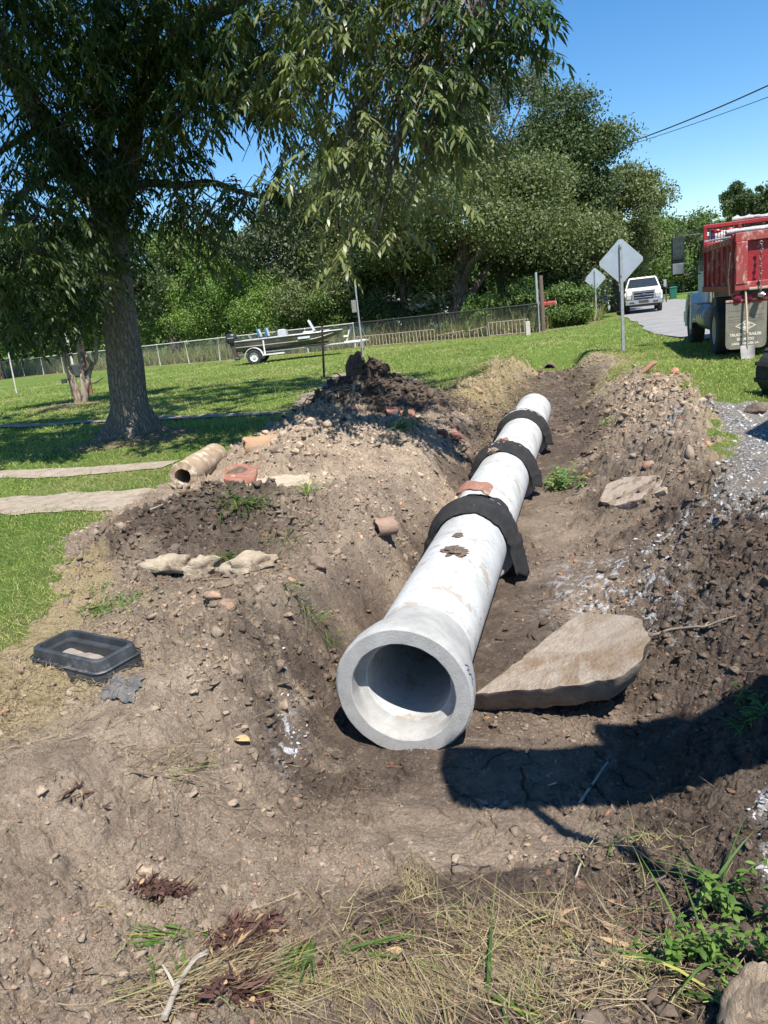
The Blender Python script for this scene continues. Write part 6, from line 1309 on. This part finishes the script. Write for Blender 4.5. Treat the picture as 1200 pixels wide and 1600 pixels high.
# ------------------------------------------------------------------ red dump truck
def dump():
    RED = M('worn_red', (.33, .016, .022), (.22, .013, .018), .5, 0, 5, .003, 40, spots=((.36, .22, .18), 5, .58, .66)); REDD = M('faded_red', (.33, .035, .035), (.27, .065, .055), .6, 0, 4, .003, 40, spots=((.50, .34, .27), 6, .52, .64), st=(1, 1, .5))
    DR = M('dark_red', (.14, .018, .02), (.09, .015, .018), .6); WT = M('cab_white', (.72, .73, .74), (.62, .63, .64), .3)
    O = Vector((6.93, 14.45, 0)); O.z = gz(O.x, O.y, False); r = thing('dump_truck', 'red dump truck with white cab and lettered mud flap, parked at the right edge', 'truck', O, radians(-16))
    bx0, bx1 = .14, 2.32
    def box(c, d, n, m, par=None, bev=.012, rot=None): return MB().box(c, d, rot).build(n, m, par or r, bevel=bev)
    body = box(((bx0+bx1)/2, 1.75, 1.34), (bx1-bx0-.1, 3.4, .12), 'bed_floor', DR)
    for x, s in ((bx0, 1), (bx1, -1)):
        sd = box((x+s*.07, 1.75, 1.75), (.05, 3.4, .86), 'bed_side', RED); box((x+s*.04, 1.75, 2.20), (.14, 3.5, .12), 'top_rail', REDD, sd); box((x+s*.03, 1.75, 1.33), (.12, 3.5, .12), 'bottom_rail', RED, sd)
        for y in (.5, 1.1, 1.7, 2.3, 2.9): box((x+s*.03, y, 1.77), (.07, .08, .78), 'rib', REDD, sd)
        box((x+s*.05, .03, 1.78), (.16, .14, 1.06), 'corner_post', RED, sd)
    tg = MB().box(((bx0+bx1)/2, -.05, 1.76), (bx1-bx0-.36, .05, .80)).build('tailgate', RED, r, bevel=.01); cx = (bx0+bx1)/2
    for z, h in ((2.24, .16), (1.36, .15)): box((cx, -.09, z), (bx1-bx0-.02, .14, h), 'tailgate_beam', REDD, tg)
    for x in (bx0+.12, cx+.05, bx1-.12): box((x, -.10, 1.78), (.20 if x != cx+.05 else .14, .15, .76), 'tailgate_post', REDD, tg)
    box((bx0+.06, -.07, 1.42), (.10, .12, .40), 'hinge_arm', REDD, tg); box((cx, -.13, 1.30), (bx1-bx0-.5, .10, .05), 'ledge', M('dusty_ledge', (.34, .26, .20), (.42, .33, .26), .9), tg)
    # front wall with mesh and rolled tarpaulin
    fw = thing('x', 'x', 'x'); bpy.data.objects.remove(fw)
    y0 = 3.5; hb = box((cx, y0, 1.85), (bx1-bx0, .07, 1.0), 'bulkhead', RED)
    box((cx, y0, 2.70), (bx1-bx0+.04, .10, .09), 'top_beam', RED, hb)
    for x in (bx0+.03, bx0+.75, cx+.3, bx1-.03): box((x, y0, 2.49), (.08, .09, .40), 'upright', RED, hb)
    m = MB()
    for i in range(36): x = bx0+.06+(bx1-bx0-.12)*i/35; m.box((x, y0, 2.49), (.012, .012, .38), Matrix.Rotation(radians(0), 3, 'Y'))
    for i in range(12): m.box((cx, y0+.01, 2.32+.03*i), (bx1-bx0-.1, .010, .012))
    m.build('mesh_guard', DR, hb)
    for x in (bx0+.28, bx0+.55): m = MB(); m.lathe([(.09, 0), (.085, .02), (.03, .04)], (x, y0-.06, 2.58), (0, -1, 0), 20); [setattr(v.co, 'z', 2.58+(v.co.z-2.58)*.5) for v in m.bm.verts]; m.build('oval_marker', M('marker_red', (.35, .01, .02), None, .3), hb, smooth=50)
    TARP = M('tarp', (.46, .45, .44), (.33, .32, .31), .7, 0, 12, .02, 20)
    P = [Vector((bx0+.45+i*.11, y0-.12+.02*sin(i*1.7), 2.52+.03*mnoise.noise(Vector((i*.4, 2, 2))))) for i in range(17)]; m = MB(); m.tube(P, [.05+.03*mnoise.noise(Vector((i*.5, 7, 2))) for i in range(17)], 10, jit=.5); m.build('tarpaulin', TARP, r, smooth=60)
    P = [Vector((bx0+.6+i*.06, y0+.05, 2.79+.03*mnoise.noise(Vector((i*.23, 1, 1))))) for i in range(29)]; m = MB(); m.tube(P, [.045+.04*mnoise.noise(Vector((i*.31, 4, 4))) for i in range(29)], 10, jit=.5); m.build('tarp_roll', TARP, r, smooth=60)
    MB().tube([(bx0-.02, y0-.2, 2.38), (bx0+.5, y0-.25, 2.40), (bx0+1.3, y0-.2, 2.41)], .022, 8).build('tarp_bar', CHROME, r); box((bx0+.55, y0-.2, 2.36), (.35, .12, .14), 'tarp_motor', DARKM, None, .03)
    # rear frame, lights, mud flaps
    fr = box((cx, -.02, 1.13), (bx1-bx0+.02, .12, .16), 'rear_frame', M('bright_red', (.42, .02, .02), (.33, .02, .02), .5), None); box((cx, .02, 1.235), (bx1-bx0-.1, .10, .07), 'hinge_shaft', DARKM, fr)
    for x in (bx0+.07, bx0+.27, bx0+.47, bx1-.07, bx1-.27): m = MB(); m.lathe([(.075, 0), (.075, .02), (.05, .035), (.01, .04)], (x, -.08, 1.15), (0, -1, 0), 20); m.build('tail_light', M('lens_dark_red', (.16, .01, .03), None, .25), fr, smooth=50)
    FL = M('flap_rubber', (.15, .14, .115), (.24, .215, .17), .9, 0, 5, .004, 50, spots=((.30, .25, .16), 3.5, .52, .66), st=(1, 1, .6))
    CR = M('flap_print', (.72, .68, .55), (.55, .51, .40), .8, 0, 25)
    for k, fx in enumerate((.01, 1.68)):
        m = MB(); w = .72; h = .93; z0 = .20
        poly = [(0, h), (0, .09), (.025, .025), (.09, 0), (w-.09, 0), (w-.025, .025), (w, .09), (w, h)]; m.prism(poly, (0, .012, 0), (fx, -.075, z0)); f = m.build('mud_flap', FL, r, bevel=.003)
        m = MB(); m.prism([(0, 0), (w, 0), (w, .035), (0, .035)], (0, -.012, 0), (fx, -.075, z0+h-.04)); m.build('flap_clamp', M('clamp_pink', (.55, .33, .30), (.42, .25, .22), .7), f)
        for q in range(4): MB().lathe([(.008, 0), (.008, .01)], (fx+.08+q*.185, -.087, z0+h-.022), (0, -1, 0), 6).build('bolt', DARKM, f)
        m = MB()
        for q, zz in enumerate((.72, .62, .56, .52)): m.box((fx+w/2, -.0765, z0+zz), (w-.1, .004, .006))
        for q in range(16): m.box((fx+.06+q*.04, -.0765, z0+.79), (.006, .004, .12))
        m.build('moulded_ribs', FL, f)
        # rhombus logo
        lc = (fx+w*.49, z0+.43); m = MB()
        def rh(a, b): return [(-a, 0), (0, b), (a, 0), (0, -b)]
        o_, i_ = rh(.185, .098), rh(.150, .076)
        for q in range(4): A, B = o_[q], o_[(q+1) % 4]; C_, D_ = i_[(q+1) % 4], i_[q]; m.prism([A, B, C_, D_], (0, -.003, 0), (lc[0], -.076, lc[1]))
        m.prism([(-.12, -.005), (0, -.067), (.12, -.005), (.05, -.028), (.03, -.005), (-.03, -.005), (-.05, -.028)], (0, -.003, 0), (lc[0], -.0765, lc[1])); m.build('logo', CR, f)
        for txt, dx, dz, size in (('TNT', 0, .425, .072), ('TRUCK & TRAILER', 0, .245, .068), ('EQUIP CO', 0, .160, .066), ('LAKE CHARLES, LA.', 0, .082, .056)):
            cu_ = bpy.data.curves.new('t', 'FONT'); cu_.body = txt; cu_.size = size; cu_.align_x = 'CENTER'; cu_.extrude = .0012; cu_.offset = .0035; to = bpy.data.objects.new('t', cu_); COL.objects.link(to); bpy.context.view_layer.update()
            me = bpy.data.meshes.new_from_object(to.evaluated_get(bpy.context.evaluated_depsgraph_get())); bpy.data.objects.remove(to)
            me.materials.clear(); me.materials.append(CR); o = bpy.data.objects.new('lettering', me); COL.objects.link(o); o.parent = f; o.location = (fx+w*.49+dx, -.0778, z0+dz); o.rotation_euler = (radians(90), 0, 0)
            if txt == 'TNT': o.scale = (1.15, 1.15, 1)
            wd = max(v.co.x for v in me.vertices)*2
            if txt != 'TNT' and wd > .60: o.scale = (.60/wd, 1, 1)
    # chain with ball on the tailgate
    ch = MB(); 
    for q in range(14):
        ch.lathe([(.026, -.008), (.034, 0), (.026, .008), (.018, 0)], (bx0+.44+.01*sin(q), -.19, 2.10-.065*q), (1, .2, 0) if q % 2 else (0, 1, .1), 12, closed=True)
    ch.build('chain', M('chain_steel', (.16, .13, .11), (.28, .25, .23), .6, .5, 20), tg, smooth=60); MB().rock((bx0+.46, -.20, 1.18), (.075, .06, .05), 2, .3).build('chain_hook', CHROME, tg, smooth=50)
    MB().tube([(bx0-.03, .05, 2.0), (bx0-.05, .1, 1.55), (bx0-.02, .12, 1.2)], .018, 8).build('latch_rod', CHROME, tg)
    # chassis
    for x in (.80, 1.62): box((x, 2.9, .92), (.10, 6.0, .26), 'frame_rail', DARKM)
    for x in (.14, .44, 1.98, 2.28):
        tw = tyre(r, 1, 1.28, .51, .26, M('rim_cream', (.50, .47, .38), (.36, .33, .26), .7)); tw.location.x = x
        if x < 1.2:
            for c_ in tw.children: c_.rotation_euler = (radians(180), 0, 0)
    MB().tube([(.2, 1.28, .51), (2.2, 1.28, .51)], .09, 10).build('axle', DARKM, r)
    m = MB(); m.lathe([(.24, -.16), (.26, 0), (.24, .16)], (1.22, 1.28, .51), (1, 0, 0), 20); m.build('differential', DARKM, r, smooth=50)
    for x in (.16, 2.24):
        tw = tyre(r, 1, 4.85, .51, .30, _mc['rim_cream']); tw.location.x = x
        if x < 1.2:
            for c_ in tw.children: c_.rotation_euler = (radians(180), 0, 0)
    MB().tube([(.2, 4.85, .51), (2.2, 4.85, .51)], .07, 10).build('axle', DARKM, r)
    # cab, hood, fender, tank, mirrors
    m = MB(); m.prism([(3.72, .85), (3.72, 2.52), (3.85, 2.60), (4.55, 2.58), (4.98, 1.75), (5.02, .85)], (2.0, 0, 0), (.22, 0, 0), (0, 1, 0), (0, 0, 1)); cb = m.build('cab', WT, r, bevel=.05)
    m = MB(); m.prism([(4.62, 2.58), (4.99, 1.82), (5.03, 1.84), (4.66, 2.60)], (1.7, 0, 0), (.37, 0, 0), (0, 1, 0), (0, 0, 1)); m.build('windshield', GLASSM, cb)
    for x in (.205, 2.205): MB().prism([(3.95, 1.75), (3.95, 2.45), (4.45, 2.45), (4.78, 1.75)], (.03, 0, 0), (x, 0, 0), (0, 1, 0), (0, 0, 1)).build('side_window', GLASSM, cb)
    m = MB(); m.loft([[(.45, 5.0, .8), (.42, 5.0, 1.5), (.62, 5.0, 1.72), (1.82, 5.0, 1.72), (2.02, 5.0, 1.5), (2.0, 5.0, .8)], [(.55, 6.35, .75), (.52, 6.35, 1.25), (.70, 6.35, 1.42), (1.74, 6.35, 1.42), (1.92, 6.35, 1.25), (1.9, 6.35, .75)]]); m.build('hood', WT, r, bevel=.05, smooth=40)
    for x0 in (-.03, 1.97):
        m = MB(); secs = []
        for q in range(13):
            a = radians(-12+192*q/12); secs.append([(x0, 4.85+.66*cos(a), .56+.68*sin(a)), (x0+.50, 4.85+.66*cos(a), .56+.72*sin(a)), (x0+.50, 4.85+.60*cos(a), .56+.64*sin(a)), (x0+.03, 4.85+.60*cos(a), .56+.62*sin(a))])
        m.loft(secs); fe = m.build('fender', WT, r, bevel=.015, smooth=50)
        if x0 < 0: box((x0-.01, 4.25, .86), (.03, .16, .9), 'fender_edge', WT, fe, .01, Matrix.Rotation(radians(6), 3, 'X')); MB().rock((x0-.02, 4.5, 1.2), (.03, .07, .035), 2, 0).build('side_marker', M('amber_dark', (.45, .16, .03), None, .3), fe)
    for x0 in (-.02, 1.9):
        m = MB(); m.lathe([(.02, 0), (.27, .01), (.29, .04), (.29, 1.0), (.27, 1.03), (.02, 1.04)], (x0+.28, 2.55, .72), (0, 1, 0), 28); tk = m.build('fuel_tank', M('tank_steel', (.42, .43, .44), (.28, .29, .30), .35, .7, 6), r, smooth=40)
        for y in (2.8, 3.1, 3.35): MB().lathe([(.292, -.025), (.302, -.02), (.302, .02), (.292, .025)], (x0+.28, y, .72), (0, 1, 0), 28, closed=True).build('strap', CHROME, tk, smooth=40)
    box((.12, 3.85, .66), (.30, .45, .06), 'step', CHROME); box((.12, 3.85, 1.0), (.26, .42, .05), 'step', CHROME); box((.4, 2.1, 1.0), (.5, .5, .3), 'battery_box', DARKM)
    for s, x0 in ((-1, .10), (1, 2.34)):
        X = x0+s*.42; mi = box((X, 4.35, 2.30), (.30, .08, .60), 'mirror', M('mirror_black', (.03, .03, .032), None, .4), None, .03); box((X, 4.30, 2.33), (.25, .01, .52), 'mirror_glass', M('mirror_glass', (.10, .12, .12), (.05, .06, .06), .05, .9), mi, .004)
        m2 = box((X, 4.36, 1.86), (.30, .09, .30), 'convex_mirror', _mc['mirror_black'], None, .03); box((X, 4.31, 1.86), (.25, .01, .24), 'mirror_glass', M('mirror_sky', (.45, .5, .55), None, .15, .8), m2, .01)
        MB().tube([(x0+.1, 4.4, 1.70), (X, 4.4, 1.70), (X, 4.4, 2.62), (x0+.1, 4.5, 2.62)], .018, 8).build('mirror_arm', DARKM, mi)
    m = MB(); m.tube([(.34, 3.62, 1.0), (.34, 3.62, 2.5), (.34, 3.66, 2.62)], .06, 12); m.build('exhaust_stack', CHROME, r, smooth=50)
    m = MB(); m.box((1.22, 6.42, .62), (2.3, .16, .30)); m.build('front_bumper', CHROME, r, bevel=.03)
    for q in range(5): MB().lathe([(.035, 0), (.03, .05), (.01, .07)], (.16+.15*cos(q*1.256), 4.85, .51), (-1, 0, 0), 8).build('wheel_nut', BLACKM, r) if q < 0 else None
    # shovel leaning on the tailgate
    S0 = Vector((7.24, 14.18, 0)); S0.z = gz(S0.x, S0.y, False); s = thing('shovel', 'square shovel with a pale wooden handle, leaning against the red truck', 'shovel', S0, radians(-16))
    m = MB(); m.tube([(0, -.02, .30), (-.01, .0, .8), (-.03, .06, 1.3), (-.05, .11, 1.64)], [.019, .019, .019, .020], 10); m.build('handle', M('ash_handle', (.60, .47, .33), (.48, .36, .25), .7, 0, 6, st=(5, 5, .6)), s, smooth=50)
    m = MB(); m.tube([(.002, -.03, .18), (0, -.02, .50)], [.014, .021], 10); m.build('socket', M('shovel_steel', (.30, .28, .26), (.40, .36, .32), .5, .5, 12, spots=((.45, .40, .33), 8, .5, .6)), s, smooth=50)
    m = MB(); secs = []
    for q in range(9):
        u = q/8; w = .118+.012*u; z = .02+.25*u; y = -.10+.07*u; secs.append([(-w, y-.02, z), (-w*.8, y, z), (0, y+.012, z), (w*.8, y, z), (w, y-.02, z), (w, y-.017, z), (w*.8, y+.003, z), (0, y+.015, z), (-w*.8, y+.003, z), (-w, y-.017, z)])
    m.loft(secs); m.build('blade', _mc['shovel_steel'], s, smooth=50)
dump()

# ------------------------------------------------------------------ excavator just off the right edge, its unseen arm invented to cast the big shadow
def excavator():
    NV = M('machine_navy', (.025, .04, .075), (.04, .055, .09), .45, 0, 5, spots=((.16, .14, .12), 5, .58, .72)); YL = M('machine_yellow', (.50, .30, .03), (.40, .24, .03), .5, 0, 5, spots=((.2, .15, .1), 5, .58, .7))
    C = Vector((6.35, 8.75, 0)); C.z = gz(C.x, C.y, False)+.02; r = thing('excavator', 'dark crawler excavator mostly beyond the right edge, one track end in view, unseen arm added for its shadow', 'excavator', C)
    for y in (-.72, .62):
        m = MB(); P = []; n = 28; L = 1.02; R = .34
        for k in range(n):
            a = pi/2+pi*k/(n/2-1) if k < n/2 else -pi/2+pi*(k-n/2)/(n/2-1); cx = -L if k < n/2 else L; P.append((cx+R*cos(a), R+R*sin(a)))
        m.prism(P, (0, .38, 0), (0, y-.19, 0), (1, 0, 0), (0, 0, 1)); tr = m.build('track', BLACKM, r, bevel=.02)
        m = MB()
        for k in range(30):
            u = k/30*(4*L+2*pi*R)
            if u < 2*L: p = (-L+u, 2*R); a = 0
            elif u < 2*L+pi*R: t_ = (u-2*L)/R; p = (L+R*sin(t_), R+R*cos(t_)); a = t_
            elif u < 4*L+pi*R: p = (L-(u-2*L-pi*R), 0); a = pi
            else: t_ = (u-4*L-pi*R)/R; p = (-L-R*sin(t_), R-R*cos(t_)); a = pi+t_
            m.box((p[0], y, p[1]), (.05, .40, .035), Matrix.Rotation(a, 3, 'Y'))
        m.build('grousers', BLACKM, tr)
        for k, x in enumerate((-L, -.5, 0, .5, L)): MB().lathe([(.26 if k in (0, 4) else .12, -.2), (.26 if k in (0, 4) else .12, .2)], (x, y, R if k in (0, 4) else .16), (0, 1, 0), 20).build('roller', NV, tr, smooth=40)
    MB().box((0, -.05, .48), (1.3, .9, .3)).build('undercarriage', NV, r, bevel=.03)
    ang = radians(-124)   # boom heading
    H = bpy.data.objects.new('house', None); COL.objects.link(H); H.parent = r; H.location = (0, -.05, .70); H.rotation_euler = (0, 0, ang-pi/2)
    H.name = 'upper_body'
    MB().box((0, -.25, .42), (1.7, 2.3, .7)).build('engine_cover', NV, H, bevel=.10); MB().box((0, -1.35, .40), (1.7, .35, .8)).build('counterweight', DARKM, H, bevel=.12)
    MB().box((-.45, .35, 1.15), (.78, 1.25, 1.5)).build('cab', NV, H, bevel=.08)
    for x in (-.845, -.055): MB().box((x, .40, 1.32), (.02, .95, .95)).build('cab_window', GLASSM, H, bevel=.01)
    MB().box((-.45, .98, 1.3), (.62, .02, 1.0)).build('front_window', GLASSM, H, bevel=.01)
    # arm in world space relative to r
    def W(x, y, z): return Vector((x, y, z))-C
    def beam(pts, w, hs, name, mat):
        m = MB(); secs = []
        for i, p in enumerate(pts):
            t = (pts[min(i+1, len(pts)-1)]-pts[max(i-1, 0)]).normalized(); sd = t.cross(Vector((0, 0, 1))).normalized(); up_ = sd.cross(t); h = hs[i]
            secs.append([p+sd*w/2+up_*h/2, p-sd*w/2+up_*h/2, p-sd*w/2-up_*h/2, p+sd*w/2-up_*h/2])
        m.loft(secs); return m.build(name, mat, r, bevel=.015)
    a0, a1, a2 = W(5.8, 7.8, 1.3), W(4.5, 5.2, 3.6), W(4.75, 1.45, 3.5); beam([a0, (a0+a1)/2+Vector((0, 0, .25)), a1, a2], .26, [.30, .42, .46, .26], 'shadow_boom', NV)
    b0, b1 = W(5.15, 1.4, 3.85), W(2.0, 1.0, 3.42); beam([b0, a2, b1], .22, [.25, .40, .20], 'stick', NV)
    MB().tube([W(5.4, 7.2, 1.7), W(4.6, 5.5, 3.25)], .05, 10).build('boom_cylinder', CHROME, r); MB().tube([W(4.55, 4.9, 3.95), W(5.1, 1.5, 4.05)], .05, 10).build('stick_cylinder', CHROME, r)
    # wide ditching bucket added to broaden the cast shadow, its width across the trench
    bc = W(1.86, 1.02, 3.10); m = MB(); pr = [(.27*cos(radians(-100+220*q/12)), .25*sin(radians(-100+220*q/12))) for q in range(13)]; pi_ = [(a_*.93, b_*.93) for a_, b_ in pr]
    m.prism(pr+pi_[::-1], (1.96, 0, 0), (-.98, 0, 0), (0, 1, 0), (0, 0, 1))
    for x in (-.99, .97): m.prism(pr, (.02, 0, 0), (x, 0, 0), (0, 1, 0), (0, 0, 1))
    m.box((0, -.10, .255), (1.96, .14, .02)); m.box((0, .22, .22), (.4, .10, .22))
    bk = m.build('bucket', M('bucket_steel', (.12, .11, .10), (.22, .20, .18), .6, .4, 8), r, bevel=.004); bk.location = bc; bk.rotation_euler = (radians(-20), radians(3), radians(-8)); 
    MB().tube([W(2.0, 1.0, 3.42), W(1.88, 1.03, 3.28)], .07, 10).build('bucket_link', NV, r)
    m = MB(); m.box(W(1.12, 1.14, 1.70), (.055, .012, 2.6)); m.build('shadow_strap', M('strap_worn', (.10, .09, .075), (.16, .14, .11), .9), r)  # strap added out of view to cast the thin diagonal shadow
    MB().rock(W(1.10, 1.24, .40), (.05, .03, .07), 2, .2).build('strap_hook', CHROME, r)
excavator()
